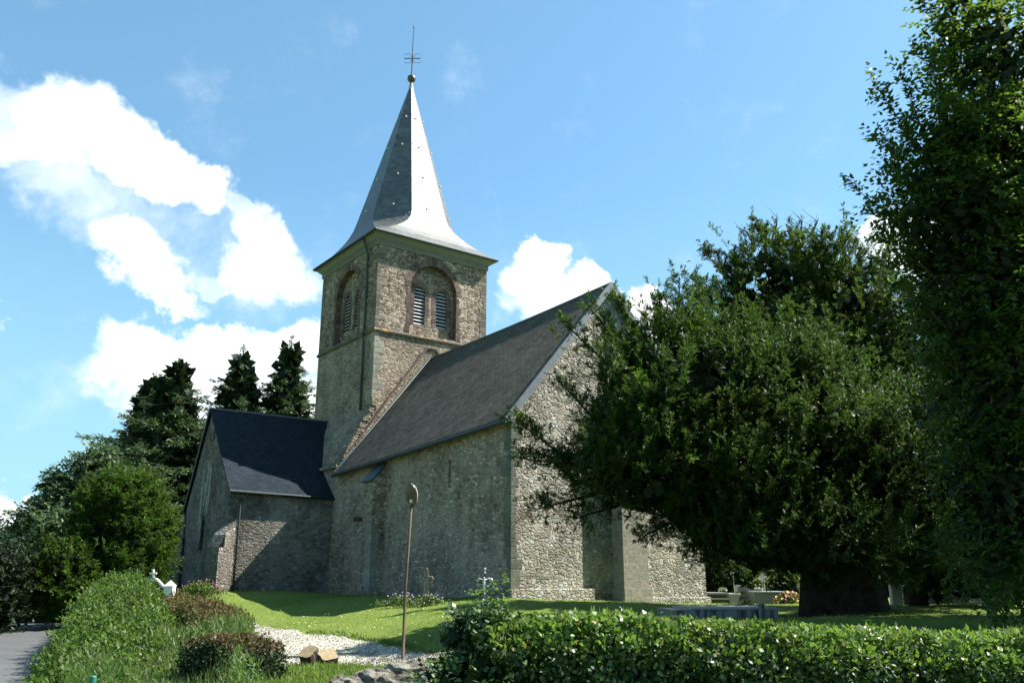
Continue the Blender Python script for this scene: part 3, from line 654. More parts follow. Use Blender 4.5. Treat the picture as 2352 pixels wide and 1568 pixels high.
# belfry corner stones
for (X, Y_) in ((tx0, ty0), (tx1, ty0), (tx0, ty1)):
    tq = MB(); z = ZS + .15
    while z < ZF - .25:
        h = random.uniform(.17, .30); a, b = random.uniform(.2, .3), random.uniform(.38, .62)
        if random.random() < .5: a, b = b, a
        e = .015; sx = 1 if X == tx0 else -1; sy = 1 if Y_ == ty0 else -1
        x_ = sorted((X - sx * e, X + sx * a)); y_ = sorted((Y_ - sy * e, Y_ + sy * b)); tq.box(x_[0], x_[1], y_[0], y_[1], z + .006, z + h - .006); z += h
    tq.build('corner_stone', 'quoin_stone', CH, bevel=.015)
tq = MB()
for (X, Y_) in ((tx0, ty0),):
    z = 9.1
    while z < ZS - .25:
        h = random.uniform(.22, .36); a, b = random.uniform(.25, .35), random.uniform(.42, .66)
        if random.random() < .5: a, b = b, a
        tq.box(X - .012, X + a, Y_ - .012, Y_ + b, z + .006, z + h - .006); z += h
tq.build('corner_stone', 'ashlar', CH, bevel=.015)
def ring(mb, x0, x1, y0, y1, z0, z1, o0, o1=None):
    o1 = o0 if o1 is None else o1
    a = [(x0 - o0, y0 - o0, z0), (x1 + o0, y0 - o0, z0), (x1 + o0, y1 + o0, z0), (x0 - o0, y1 + o0, z0)]
    b = [(x0 - o1, y0 - o1, z1), (x1 + o1, y0 - o1, z1), (x1 + o1, y1 + o1, z1), (x0 - o1, y1 + o1, z1)]
    for i in range(4): j = (i + 1) % 4; mb.face([a[i], a[j], b[j], b[i]])
    mb.face(a[::-1]); mb.face(b)
st = MB(); ring(st, tx0, tx1, ty0, ty1, ZS - .05, ZS + .04, .08, .10); ring(st, tx0, tx1, ty0, ty1, ZS + .04, ZS + .16, .10, .01); st.build('string_course', 'string_stone', CH)
co = MB(); ring(co, tx0, tx1, ty0, ty1, ZF + .02, ZF + .30, .07); ring(co, tx0, tx1, ty0, ty1, ZF + .30, ZF + .36, .12, .16); ring(co, tx0, tx1, ty0, ty1, ZF + .36, ZF + .52, .18, .32); ring(co, tx0, tx1, ty0, ty1, ZF + .52, ZF + .60, .38); 
# small hanging arches along the frieze
def scallop(fn, w):
    n = 20
    for i in range(n):
        c = w * (i + .5) / n
        pts = [(c + .125 * math.cos(math.pi * k / 8), ZF + .10 + .125 * math.sin(math.pi * k / 8)) for k in range(9)]
        for k in range(8):
            (a0, b0), (a1, b1) = pts[k], pts[k + 1]
            co.obox(fn(a0, b0, -.085), fn(a1, b1, -.085), .05, .05, up=(0, 0, 1))
for f_ in (fA, fB): scallop(f_, tx1 - tx0)
co.build('cornice', 'grey_cornice', CH)
eg = MB()
hw = (tx1 - tx0) / 2 + .47
for (a, b) in (((-1, -1), (1, -1)), ((-1, 1), (-1, -1)), ((1, -1), (1, 1)), ((1, 1), (-1, 1))): eg.tube([(cx + a[0] * hw, cy + a[1] * hw, ZE), (cx + b[0] * hw, cy + b[1] * hw, ZE)], .06, 8)
eg.build('tower_gutter', 'dark_zinc', CH, True)
# spire
sp_ = MB()
lev = [(ZE, hw - .02, 1.0), (18.56, 3.68, .93), (18.85, 3.42, .84), (19.2, 3.18, .72), (19.5, 3.02, .61), (19.8, 2.90, .51), (20.15, 2.79, .44), (20.6, 2.67, .414)]
for i in range(1, 11): f = i / 10; lev.append((20.6 + f * (30.25 - 20.6), 2.67 * (1 - f) + .07 * f, .414))
def octo(z, s, k): h = s * k; return [(cx + x, cy + y, z) for x, y in ((-h, -s), (h, -s), (s, -h), (s, h), (h, s), (-h, s), (-s, h), (-s, -h))]
R8 = [octo(*l) for l in lev]; vv = 0
for i in range(len(lev) - 1):
    dv = math.hypot(lev[i + 1][0] - lev[i][0], lev[i + 1][1] - lev[i][1])
    for k in range(8):
        k2 = (k + 1) % 8; a, b, c, d = R8[i][k], R8[i][k2], R8[i + 1][k2], R8[i + 1][k]
        wa, wc = (Vector(b) - Vector(a)).length / 2, (Vector(c) - Vector(d)).length / 2
        if wa < 1e-5: sp_.face([a, c, d], [(0, vv), (wc, vv + dv), (-wc, vv + dv)]); continue
        sp_.face([a, b, c, d], [(-wa, vv), (wa, vv), (wc, vv + dv), (-wc, vv + dv)])
    vv += dv
sp_.face(R8[0][::-1]); 
SP = sp_.build('spire', 'spire_slate', CH)
for zz in (21.0, 23.2, 25.4, 27.6):
    f = (zz - 20.6) / 9.65; s = 2.67 * (1 - f) + .07 * f
    for k in range(8):
        a = math.radians(45 * k); hk = MB(); hk.box(-.035, .035, -.035, .035, 0, .08, Matrix.Translation((cx + (s + .06) * math.cos(a), cy + (s + .06) * math.sin(a), zz))); hk.build('ladder_hook', 'cream_stone', SP)
cap_ = MB(); cap_.tube([(cx, cy, 29.9), (cx, cy, 30.45), (cx, cy, 30.55)], [.17, .09, .06], 10); cap_.build('lead_cap', 'zinc', SP, True)
fb = MB(); fb.sphere((cx, cy, 30.74), .265, 20, 12); fb.build('finial_ball', 'finial_metal', SP, True)
fr = MB(); fr.tube([(cx, cy, 30.9), (cx + .02, cy, 33.7)], [.045, .035], 8); fr.tube([(cx + .02, cy, 33.7), (cx + .03, cy, 34.45)], [.022, .02], 6); fr.sphere((cx + .03, cy, 34.5), .06, 8, 6); fr.tube([(cx + .03, cy, 34.5), (cx + .04, cy, 35.3)], [.012, .006], 5)
wa = Vector((.80, -.60, 0))
c0 = Vector((cx + .01, cy, 32.2)); fr.obox(c0 - wa * .52, c0 + wa * .52, .035, .05)
for sx in (-1, 1):
    for sz in (-1, 1):
        pts = [c0 + wa * sx * (.30 - .24 * math.cos(t)) + Vector((0, 0, sz * (.10 + .24 * math.sin(t)))) for t in np.linspace(0, 2.6, 7)]
        fr.tube(pts, .014, 5)
fr.build('finial_cross', 'finial_metal', SP)
# tower downpipe
dp = MB(); dp.tube([(tx0 - .48, ty0 + 1.05, ZE - .05), (tx0 - .35, ty0 + 1.05, ZE - .22), (tx0 - .10, ty0 + 1.05, ZF - .25), (tx0 - .09, ty0 + 1.05, 13.2), (tx0 - .20, ty0 + 1.05, 12.9), (tx0 - .10, ty0 + 1.05, 12.6), (tx0 - .08, ty0 + 1.05, 8.9)], .06, 8); dp.build('downpipe', 'dark_zinc', CH, True)

# side chapel --------------------------------------------------------------
C1 = (-4.78, 15.09); C2 = (-4.65, 22.2); PK = (-4.72, 19.2)     # (x, y) outer corners and foot of the gable peak
EZ1, EZ2, PZ = 4.57, 4.02, 8.76
cw = MB(); dk2 = MB()
cw.face([(C1[0], C1[1], -1), (.4, 14.42, -1), (.4, 14.42, 4.40), (C1[0], C1[1], EZ1)])
def fGab(s, t, d):
    k = s; x = C1[0] + (C2[0] - C1[0]) * (k - C1[1]) / (C2[1] - C1[1]); return (x + d, k, t)
panel(cw, fGab, [(C1[1], -1), (C1[1], EZ1), (PK[1], PZ), (C2[1], EZ2), (C2[1], -1)],
      [[(18.65, 1.9), (19.4, 1.9), (19.4, 3.25), (19.05, 3.7), (18.65, 3.25)], [(18.35, 7.2), (18.6, 7.2), (18.6, 7.75), (18.35, 7.75)]], .3, hb=dk2)
cw.face([(C2[0], C2[1], -1), (C2[0], C2[1], EZ2), (.5, C2[1], EZ2), (.5, C2[1], -1)])
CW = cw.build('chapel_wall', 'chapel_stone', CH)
for i in range(len(dk2.f)): h_ = MB(); h_.face([dk2.v[k] for k in dk2.f[i]]); h_.build('lancet_window', 'dark_hole', CW)
tr_ = MB()     # pale weathered tracery stones on the gable
for (s0, s1, z0, z1) in ((18.85, 19.1, 3.2, 5.9), (17.7, 17.95, 3.6, 5.9), (18.1, 18.3, 4.6, 6.15), (18.35, 18.62, 4.0, 5.2), (18.0, 18.2, 3.55, 4.5), (18.62, 18.8, 2.3, 3.4)):
    n = max(2, int((z1 - z0) / .4))
    for i in range(n):
        za = z0 + (z1 - z0) * i / n; zb2 = z0 + (z1 - z0) * (i + 1) / n - .012; j = .65 + random.uniform(-.04, .04)
        q = [fGab(s0 + j, za, -.02), fGab(s1 + j, za, -.02), fGab(s1 + j, zb2, -.02), fGab(s0 + j, zb2, -.02)]; tr_.face(q)
        q2_ = [Vector(p) + Vector((.03, 0, 0)) for p in q]
        for a in range(4): b = (a + 1) % 4; tr_.face([q[a], q2_[a], q2_[b], q[b]])
tr_.build('worn_tracery', 'ashlar', CW)
cr2 = MB()
def cs(P0, P1, P2, P3, th=.06):
    P = [Vector(p) for p in (P0, P1, P2, P3)]; n = (P[1] - P[0]).cross(P[3] - P[0]).normalized(); n = n if n.z > 0 else -n
    L_ = (P[1] - P[0]).length; H = (P[3] - P[0]).length
    T = [p + n * th for p in P]; U4 = [(0, 0), (L_, 0), (L_, H), (0, H)]
    for tri in ((0, 1, 2), (0, 2, 3)): cr2.face([T[i] for i in tri], [U4[i] for i in tri]); cr2.face([P[i] for i in tri[::-1]])
    for i in range(4): j = (i + 1) % 4; cr2.face([P[i], P[j], T[j], T[i]])
e1 = Vector((C1[0] - .10, C1[1] - .12, EZ1 - .12)); e2 = Vector((.35, 14.32, 4.28)); rp = Vector((PK[0] - .12, PK[1], PZ + .04)); rp2 = Vector((2.1, PK[1] - .1, 8.78)); e3 = Vector((C2[0] - .1, C2[1] + .15, EZ2 - .15)); e4 = Vector((.6, C2[1] + .15, EZ2 - .15))
cs(e1, e2, rp2, rp); cs(e4, e3, rp, rp2)
CR = cr2.build('chapel_roof', 'new_slate', CH)
rc = MB(); rc.tube([rp + Vector((-.02, 0, .07)), rp2 + Vector((-.1, 0, .07))], .075, 8); rc.build('ridge_cap', 'zinc', CR, True)
gu = MB(); gu.tube([e1 + Vector((0, -.06, -.02)), e2 + Vector((0, -.06, -.02))], .065, 8); gu.build('gutter', 'dark_gutter', CR, True)
vb = MB(); vb.obox(e3 + Vector((0, .05, .0)), rp + Vector((-.02, .0, .0)), .05, .12, up=(0, 1, 1)); vb.build('bargeboard', 'dark_zinc', CR)
d3 = MB(); d3.tube([(-4.35, 14.85, 4.2), (-4.33, 14.94, 3.8), (-4.33, 14.94, -.3)], .05, 8); d3.build('downpipe', 'dark_zinc', CH, True); d3 = MB(); d3.tube([(C2[0] - .12, C2[1] + .1, EZ2 - .1), (C2[0] - .08, C2[1] - .2, EZ2 - .45), (C2[0] - .08, C2[1] - .2, -.4)], .055, 8); d3.build('downpipe', 'dark_zinc', CH, True)
lp = MB(); lp.tube([(-4.88, 16.9, -.4), (-4.88, 16.9, 2.5)], .035, 6); lp.build('conduit', 'zinc', CH, True)
# diagonal corner buttresses of the chapel
def diag(x, y, ang, w, d, h, name):
    m = Matrix.Translation((x, y, 0)) @ Matrix.Rotation(ang, 4, 'Z'); q = MB()
    q.box(-w / 2, w / 2, -d, .1, -1, h * .62, m); q.box(-w / 2 + .001, w / 2 - .001, -d * .6, .1, h * .62, h * .8, m)
    P = [m @ Vector(p) for p in ((-w / 2, -d, h * .62), (w / 2, -d, h * .62), (w / 2, -d * .6, h * .8), (-w / 2, -d * .6, h * .8), (-w / 2, 0.1, h), (w / 2, .1, h))]
    q.face([P[0], P[1], P[2], P[3]]); q.face([P[3], P[2], P[5], P[4]])
    B_ = m @ Vector((-w / 2, 0.1, h * .8)); C_ = m @ Vector((w / 2, .1, h * .8)); q.face([P[3], P[4], B_]); q.face([P[2], C_, P[5]])
    q.build(name, 'chapel_stone', CH)
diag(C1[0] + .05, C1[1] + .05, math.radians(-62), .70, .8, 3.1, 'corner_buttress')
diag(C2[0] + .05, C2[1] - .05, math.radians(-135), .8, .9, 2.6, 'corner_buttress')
cd = MB(); cd.box(-5.35, -4.8, 15.7, 16.4, -.5, .95); cd.build('cellar_hatch', 'black_paint', CH, bevel=.01)
rm = MB(); rm.box(-.5, -.003, 11.1, 11.22, 3.05, 3.25); rm.build('red_tile', 'red_ashlar', CH)
# chancel beyond the tower
chn = MB(); chn.box(1.2, 8.8, ty1, ty1 + 8, -1, 5.6); chn.face([(1.2, ty1 + 8, 5.6), (8.8, ty1 + 8, 5.6), (5, ty1 + 8, 9.6)]); chn.build('chancel_wall', 'nave_stone', CH)
ch2 = MB(); slope(ch2, (.9, ty1, 5.3), (.9, ty1 + 8.2, 5.3), (5, ty1 + 8.2, 9.7), (5, ty1, 9.7)); slope(ch2, (9.1, ty1 + 8.2, 5.3), (9.1, ty1, 5.3), (5, ty1, 9.7), (5, ty1 + 8.2, 9.7)); ch2.build('chancel_roof', 'old_slate', CH)

# ------------------------------------------------------------------ plants
UP = np.array([0, 0, 1.])
def nrmz(a): return a / np.maximum(np.linalg.norm(a, axis=-1, keepdims=True), 1e-9)
def blades(name, parts, parent=None, smooth=False):
    """parts: list of (base, dir, side, L, W, mat, bend); one quad per leaf"""
    mats = []; Vs = []; Ms = []
    for (b, d, s, L, W_, mat, bend) in parts:
        n = len(b); L = np.broadcast_to(np.asarray(L, float), (n,))[:, None]; W2 = np.broadcast_to(np.asarray(W_, float), (n,))[:, None]
        nn = np.cross(d, s); mid = b + d * L * .45
        V = np.stack([b, mid + s * W2 * .5 + nn * L * bend, b + d * L, mid - s * W2 * .5 + nn * L * bend], 1)
        if mat not in mats: mats.append(mat)
        Vs.append(V.reshape(-1, 3)); Ms.append(np.full(n, mats.index(mat)))
    V = np.concatenate(Vs); M = np.concatenate(Ms); n = len(M)
    me = bpy.data.meshes.new(name); me.vertices.add(4 * n); me.vertices.foreach_set('co', V.astype(np.float32).ravel())
    me.loops.add(4 * n); me.loops.foreach_set('vertex_index', np.arange(4 * n, dtype=np.int32)); me.polygons.add(n); me.polygons.foreach_set('loop_start', np.arange(n, dtype=np.int32) * 4)
    me.polygons.foreach_set('material_index', M.astype(np.int32))
    for m in mats: me.materials.append(MATS[m])
    me.update(calc_edges=True)
    o = bpy.data.objects.new(name, me); COL.objects.link(o)
    if parent is not None: o.parent = parent
    return o
def rdir(n): return nrmz(rng.normal(size=(n, 3)))
def side_of(d, up=None):
    r = rdir(len(d)) if up is None else nrmz(np.cross(d, up) + .35 * rng.normal(size=d.shape)); s = np.cross(d, r) if up is None else r
    return nrmz(s - d * (s * d).sum(-1, keepdims=True))
def clump(p, f=1.):
    x, y, z = p[:, 0] * f, p[:, 1] * f, p[:, 2] * f
    return (np.sin(x * 1.9 + 1.7 * np.sin(z * 1.1 + .5) + y * .8) + np.sin(y * 2.1 + 1.4 * np.sin(x * 1.3) + z * 1.2) + np.sin(z * 2.6 + 1.5 * np.sin(y * 1.2 + x * .9))) / 3
def blob_surface(blobs, n, inner=.8, keep=.86, front=None, lump=.16, cf=1., drop=.75):
    """points near the surface of a union of ellipsoids (cx,cy,cz,rx,ry,rz) with outward directions"""
    B = np.array(blobs, float); area = (B[:, 3] * B[:, 4] + B[:, 4] * B[:, 5] + B[:, 3] * B[:, 5]); P = []; O = []
    tot = 0
    while tot < n:
        m = int(n * 1.6); k = rng.choice(len(B), m, p=area / area.sum()); d = rdir(m); r = rng.uniform(inner, 1.04, m)[:, None]
        c = B[k, :3]; R = B[k, 3:6]; p = c + d * R * r; cn = clump(p, cf); p = p + d * R * (cn * lump)[:, None]; o = nrmz(d / R)
        q = (p[:, None] - B[None, :, :3]) / B[None, :, 3:6]; q2 = (q ** 2).sum(-1) ** .5; q2[np.arange(m), k] = 9
        ok = q2.min(1) > keep
        ok &= (cn > -.28) | (rng.random(m) > drop)
        if front is not None: ok &= front(p, o)
        p, o = p[ok], o[ok]; P.append(p); O.append(o); tot += len(p)
        if len(p) == 0: break
    return np.concatenate(P)[:n], np.concatenate(O)[:n]
def blob_fill(blobs, n, f=.78):
    B = np.array(blobs, float); k = rng.choice(len(B), n, p=B[:, 3:6].prod(1) / B[:, 3:6].prod(1).sum()); r = rng.random(n) ** .45 * f
    return B[k, :3] + rdir(n) * B[k, 3:6] * r[:, None]
def plumes(P, O, nt, nl, plume, twig, leafL, leafW, mats, upw=.6, spread=.55, bend=.0, flat=.5):
    """P,O plume roots and directions -> twigs along each plume -> leaves along each twig"""
    n = len(P); D = nrmz(O * (1 - upw) + UP * upw + rng.normal(size=(n, 3)) * .28); Lp = plume * rng.uniform(.55, 1.25, n)
    t = rng.uniform(0, 1, (n, nt)); T = P[:, None] + D[:, None] * (t * Lp[:, None])[..., None]
    TD = nrmz(D[:, None] * .75 + rng.normal(size=(n, nt, 3)) * spread); TL = twig * (1.15 - .7 * t) * rng.uniform(.6, 1.2, (n, nt))
    T = T.reshape(-1, 3); TD = TD.reshape(-1, 3); TL = TL.reshape(-1); m = len(T)
    TS = side_of(TD, UP)
    u = (np.arange(nl) + rng.random((m, nl))) / nl; sg = np.where(np.arange(nl) % 2 == 0, 1., -1.)[None, :, None]
    b = T[:, None] + TD[:, None] * (u * TL[:, None])[..., None]
    d = nrmz(TD[:, None] * .75 + TS[:, None] * sg * .7 + rng.normal(size=(m, nl, 3)) * .25)
    b = b.reshape(-1, 3); d = d.reshape(-1, 3); k = len(b); s = side_of(d, np.repeat(np.cross(TD, TS), nl, 0) if False else UP)
    L = leafL * rng.uniform(.7, 1.25, k); Wd = leafW * rng.uniform(.7, 1.25, k)
    if isinstance(mats, str): return [(b, d, s, L, Wd, mats, bend)]
    out = []; ch = np.repeat(rng.random(n) < mats[2], nt * nl)
    for mk, mm in ((~ch, mats[0]), (ch, mats[1])): out.append((b[mk], d[mk], s[mk], L[mk], Wd[mk], mm, bend))
    return out
def inner_cards(blobs, n, L, mat, f=.8):  # big cards block the view through a crown and paint its dark interior
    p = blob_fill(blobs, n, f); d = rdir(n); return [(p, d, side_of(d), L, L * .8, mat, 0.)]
def limbs(mb, base, targets, r0, n=7, trunk_top=.5, wob=.25, seed=1):
    rr = random.Random(seed)
    for tg in targets:
        b = Vector(base); t = Vector(tg); pts = []; rad = []
        hub = b + Vector(((t.x - b.x) * .12, (t.y - b.y) * .12, (t.z - b.z) * trunk_top))
        ctrl = [b, hub, hub.lerp(t, .5) + Vector((rr.uniform(-wob, wob), rr.uniform(-wob, wob), rr.uniform(0, wob))), t]
        for i in range(13):
            f = i / 12 * 3; k = min(int(f), 2); a = f - k; pts.append(ctrl[k].lerp(ctrl[k + 1], a) + Vector((rr.uniform(-1, 1), rr.uniform(-1, 1), 0)) * wob * .12); rad.append(r0 * (1 - i / 12) ** 1.1 * .8 + r0 * .05)
        mb.tube(pts, rad, n)
def W3(u, v, Y): p = at(u, v, Y); return np.array([p.x, p.y, p.z])
def blob(u, v, Y, ru, rv=None, ry=None):     # centre from the photo direction at depth Y, radii in pixels there
    rv = ru if rv is None else rv; p = W3(u, v, Y); k = Y / FPX; return (*p, ru * k, (ru * k if ry is None else ry), rv * k)

# --- the two churchyard yews ------------------------------------------------
YB = 27.0
yb = [blob(1650, 820, 22.5, 110, 110), blob(1740, 880, 22.5, 120, 130), blob(1570, 780, 22.6, 70, 75), blob(1850, 920, 22.5, 130, 110), blob(1500, 920, 21.46, 150, 150), blob(1445, 980, 21.06, 85, 110), blob(1610, 950, 21.87, 170, 190), blob(1740, 1000, 22.28, 190, 200), blob(1520, 1080, 21.06, 170, 110),
      blob(1700, 1150, 21.46, 230, 110), blob(1880, 1080, 21.46, 190, 210), blob(2010, 1130, 22.28, 150, 170), blob(1560, 850, 22.68, 90, 100), blob(1820, 1240, 21.06, 230, 80), blob(1420, 1110, 20.74, 110, 50), blob(2080, 1250, 21.87, 120, 70), blob(2110, 1040, 22.8, 110, 150), blob(2190, 1180, 22.8, 120, 100), blob(2060, 960, 22.6, 80, 90)]
yt = empty('yew_tree', tuple(W3(1940, 1402, 22.5)), 0, 'broad dark old yew with a very thick trunk, spreading in front of the church gable', 'tree')
ytm = Matrix.Translation(-Vector(W3(1940, 1402, 22.5)))
def local(parts, o):
    off = np.array(o.location); return [(b - off, *r) for (b, *r) in parts]
P, O = blob_surface(yb, 2700, .6, .8)
YEW = ('yew_leaf', 'bright_yew_leaf', .10)
parts = plumes(P, O, 10, 16, .8, .28, .085, .026, YEW, upw=.6, spread=.45)
Pq, Oq = blob_surface(yb, 420, .9, .9)
parts += plumes(Pq, Oq, 12, 14, 1.45, .26, .085, .028, YEW, upw=.72, spread=.4)
# stray sprays reaching out over the gable
strays = []
def spray(a, b, n, mats, plume=.40, twig=.22, hang=0., leaf=(.08, .028), nt=5, nl=13, upw=.35):
    a = W3(*a); b = W3(*b); t = rng.random(n)[:, None] ** .8; mid = (a + b) / 2 + np.array([0, 0, hang]); p = a * (1 - t) ** 2 + 2 * mid * t * (1 - t) + b * t ** 2
    p = p + rng.normal(size=p.shape) * .08; o = nrmz((b - a)[None] + rng.normal(size=p.shape) * .9)
    strays.append((a, mid, b)); return plumes(p, o, nt, nl, plume, twig, leaf[0], leaf[1], mats, upw=upw)
for a, b, n in [((1400, 1080, 20.90), (1185, 1050, 20.41), 60), ((1380, 1130, 20.90), (1230, 1170, 20.41), 46), ((1350, 1090, 20.74), (1180, 960, 20.41), 60), ((1330, 1110, 20.74), (1270, 1060, 20.41), 30), ((1420, 1160, 21.06), (1320, 1190, 20.74), 30),
                ((1400, 1000, 21.06), (1290, 880, 20.90), 36), ((1420, 860, 21.38), (1300, 745, 21.06), 30), ((1450, 820, 21.55), (1340, 690, 21.22), 34), ((1480, 800, 21.71), (1415, 680, 21.38), 30), ((1520, 780, 21.87), (1515, 670, 21.71), 40), ((1560, 760, 22.19), (1560, 640, 22.03), 36),
                ((1600, 780, 22.36), (1600, 650, 22.36), 40), ((1470, 860, 21.55), (1400, 780, 21.22), 30), ((1560, 1190, 21.06), (1480, 1230, 20.74), 40), ((1600, 1190, 21.06), (1600, 1270, 20.90), 40), ((1680, 1210, 21.06), (1640, 1290, 20.90), 36)]:
    parts += spray(a, b, n, YEW)
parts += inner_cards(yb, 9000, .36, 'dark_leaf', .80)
blades('crown', local(parts, yt), yt)
tk = MB()
base = Vector(W3(1940, 1402, 22.5)); 
for k in range(7):
    a = k * .9; tk.tube([base + Vector((.55 * math.cos(a), .45 * math.sin(a), -.3)), base + Vector((.5 * math.cos(a), .4 * math.sin(a), 1.0)), base + Vector((.75 * math.cos(a), .6 * math.sin(a), 2.0)), base + Vector((1.5 * math.cos(a), 1.2 * math.sin(a), 4.2))], [.62, .5, .42, .2], 9)
limbs(tk, base + Vector((0, 0, .6)), [tuple(b[:3]) for b in yb[:6]] + [tuple(s[0]) for s in strays[:8]], .22, 7, .45, .5, 3)
for (a, m, b) in strays: tk.tube([Vector(a), (Vector(a) + Vector(m) * 2 + Vector(b)) / 4, Vector(b)], [.05, .03, .012], 5)
tko = tk.build('trunk', 'yew_bark', None, True); tko.data.transform(ytm); tko.parent = yt

yb2 = [blob(1790, 672, 28.38, 110, 90), blob(1870, 642, 28.38, 110, 80), blob(1930, 732, 28.38, 140, 120), blob(1760, 812, 28.38, 150, 140), blob(2030, 792, 28.38, 130, 130), blob(1900, 890, 28.38, 190, 170), blob(2080, 940, 28.38, 170, 190), blob(1975, 692, 29.24, 55, 50), blob(1750, 612, 28.81, 55, 45), blob(1850, 607, 28.90, 60, 45), blob(2180, 1090, 27.52, 200, 200), blob(2300, 940, 28.38, 150, 170), blob(2250, 1270, 27.52, 230, 110), blob(1690, 742, 28.38, 80, 80)]
y2p = Vector(W3(2110, 1390, 28.38))
y2 = empty('yew_tree', tuple(y2p), 0, 'taller ragged yew with bare twigs at its top, rising behind the broad yew', 'tree')
P, O = blob_surface(yb2, 2700, .66, .84)
YO = ('yew_leaf_old', 'bright_yew_leaf', .4)
parts = plumes(P, O, 9, 14, .95, .32, .11, .034, YO, upw=.62, spread=.45)
Pq, Oq = blob_surface(yb2, 420, .9, .9)
parts += plumes(Pq, Oq, 12, 14, 1.5, .28, .10, .033, YO, upw=.75, spread=.4)
for a, b, n in [((1720, 680, 28.38), (1620, 580, 28.38), 34), ((1700, 720, 28.38), (1600, 650, 28.38), 24), ((1780, 580, 28.38), (1740, 520, 28.38), 20), ((1940, 620, 28.38), (1950, 545, 28.38), 16), ((2010, 650, 28.38), (2040, 560, 28.38), 16)]:
    parts += spray(a, b, n, YO, leaf=(.11, .036))
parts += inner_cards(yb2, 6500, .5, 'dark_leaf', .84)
blades('crown', local(parts, y2), y2)
tk = MB(); limbs(tk, y2p, [tuple(b[:3]) for b in yb2], .26, 8, .4, .8, 5)
for (a, b) in [((1720, 700, 28.04), (1610, 575, 28.04)), ((1690, 640, 28.04), (1640, 610, 28.04)), ((1680, 650, 28.04), (1700, 560, 28.04)), ((1770, 560, 28.04), (1785, 490, 28.04)), ((1840, 540, 28.04), (1832, 495, 28.04)), ((1860, 540, 28.04), (1880, 500, 28.04)), ((1660, 620, 28.04), (1665, 575, 28.04)), ((1730, 560, 28.04), (1690, 520, 28.04))]:
    A, B = Vector(W3(*a)), Vector(W3(*b)); tk.tube([A, A.lerp(B, .5) + Vector((.1, 0, .12)), B], [.05, .03, .008], 5)
    for q in range(5): f = random.uniform(.3, .95); p = A.lerp(B, f); tk.tube([p, p + Vector((random.uniform(-.5, .5), random.uniform(-.3, .3), random.uniform(.1, .5)))], [.012, .004], 4)
tko = tk.build('trunk', 'yew_bark', None, True); tko.data.transform(Matrix.Translation(-y2p)); tko.parent = y2

# --- near hornbeam on the right edge -----------------------------------------
hbp = Vector((7.9, 11.8, gz1(7.9, 11.8)))
hb = empty('hornbeam_tree', tuple(hbp), 0, 'tall leafy tree on the right edge, bright leaf sprays on top and black shade below', 'tree')
hbl = [blob(2130, 430, 10.98, 75, 85, 0.55), blob(2095, 490, 10.86, 55, 50, 0.43), blob(2165, 320, 10.98, 70, 70, 0.55), blob(2140, 600, 11.10, 65, 70, 0.55), blob(2200, 60, 11.10, 70, 70, 0.61), blob(2190, 760, 11.22, 70, 90, 0.61), blob(2230, 330, 10.98, 120, 120, 0.85), blob(2290, 150, 10.98, 120, 150, 0.98), blob(2200, 500, 10.98, 120, 120, 0.98), blob(2330, 420, 11.22, 180, 200, 1.34), blob(2290, 680, 11.22, 170, 160, 1.22), blob(2310, 900, 11.35, 150, 180, 1.22), blob(2330, 1120, 11.35, 150, 170, 1.22), blob(2345, 1270, 11.35, 120, 90, 0.98),
       blob(2420, 430, 12.20, 150, 200, 1.4), blob(2500, 700, 12.20, 260, 400, 2.07), blob(2460, 1050, 12.20, 220, 260, 1.71), blob(2480, 1250, 12.2, 200, 150, 1.5)]
lim = lambda p, o: ((p[:, 0] < 7.7) | (rng.random(len(p)) < .35)) & ((clump(p, 1.7) > -.15) | (rng.random(len(p)) < .35))
def leafy(P, O, n, tl, L, Wd, mat, droop=.2, spread=.6):
    m = len(P); D = nrmz(O + rng.normal(size=(m, 3)) * spread + UP * .1); TL = tl * rng.uniform(.6, 1.3, m)
    u = (np.arange(n) + .5)[None] / n * np.ones((m, 1)); sg = np.where(np.arange(n) % 2 == 0, 1., -1.)[None, :, None]
    S = side_of(D, UP); b = P[:, None] + D[:, None] * (u * TL[:, None])[..., None] - UP * (u ** 2 * droop * TL[:, None])[..., None]
    d = nrmz(D[:, None] * .6 + S[:, None] * sg * .8 - UP * .25 + rng.normal(size=(m, n, 3)) * .28); b = b.reshape(-1, 3); d = d.reshape(-1, 3)
    s = side_of(d, UP); k = len(b); return (b, d, s, L * rng.uniform(.6, 1.2, k), Wd * rng.uniform(.7, 1.2, k), mat, .07)
P, O = blob_surface(hbl, 5200, .6, .8, lim)
parts = [leafy(P, O, 9, .42, .096, .053, 'hornbeam_leaf')]
hsp = []
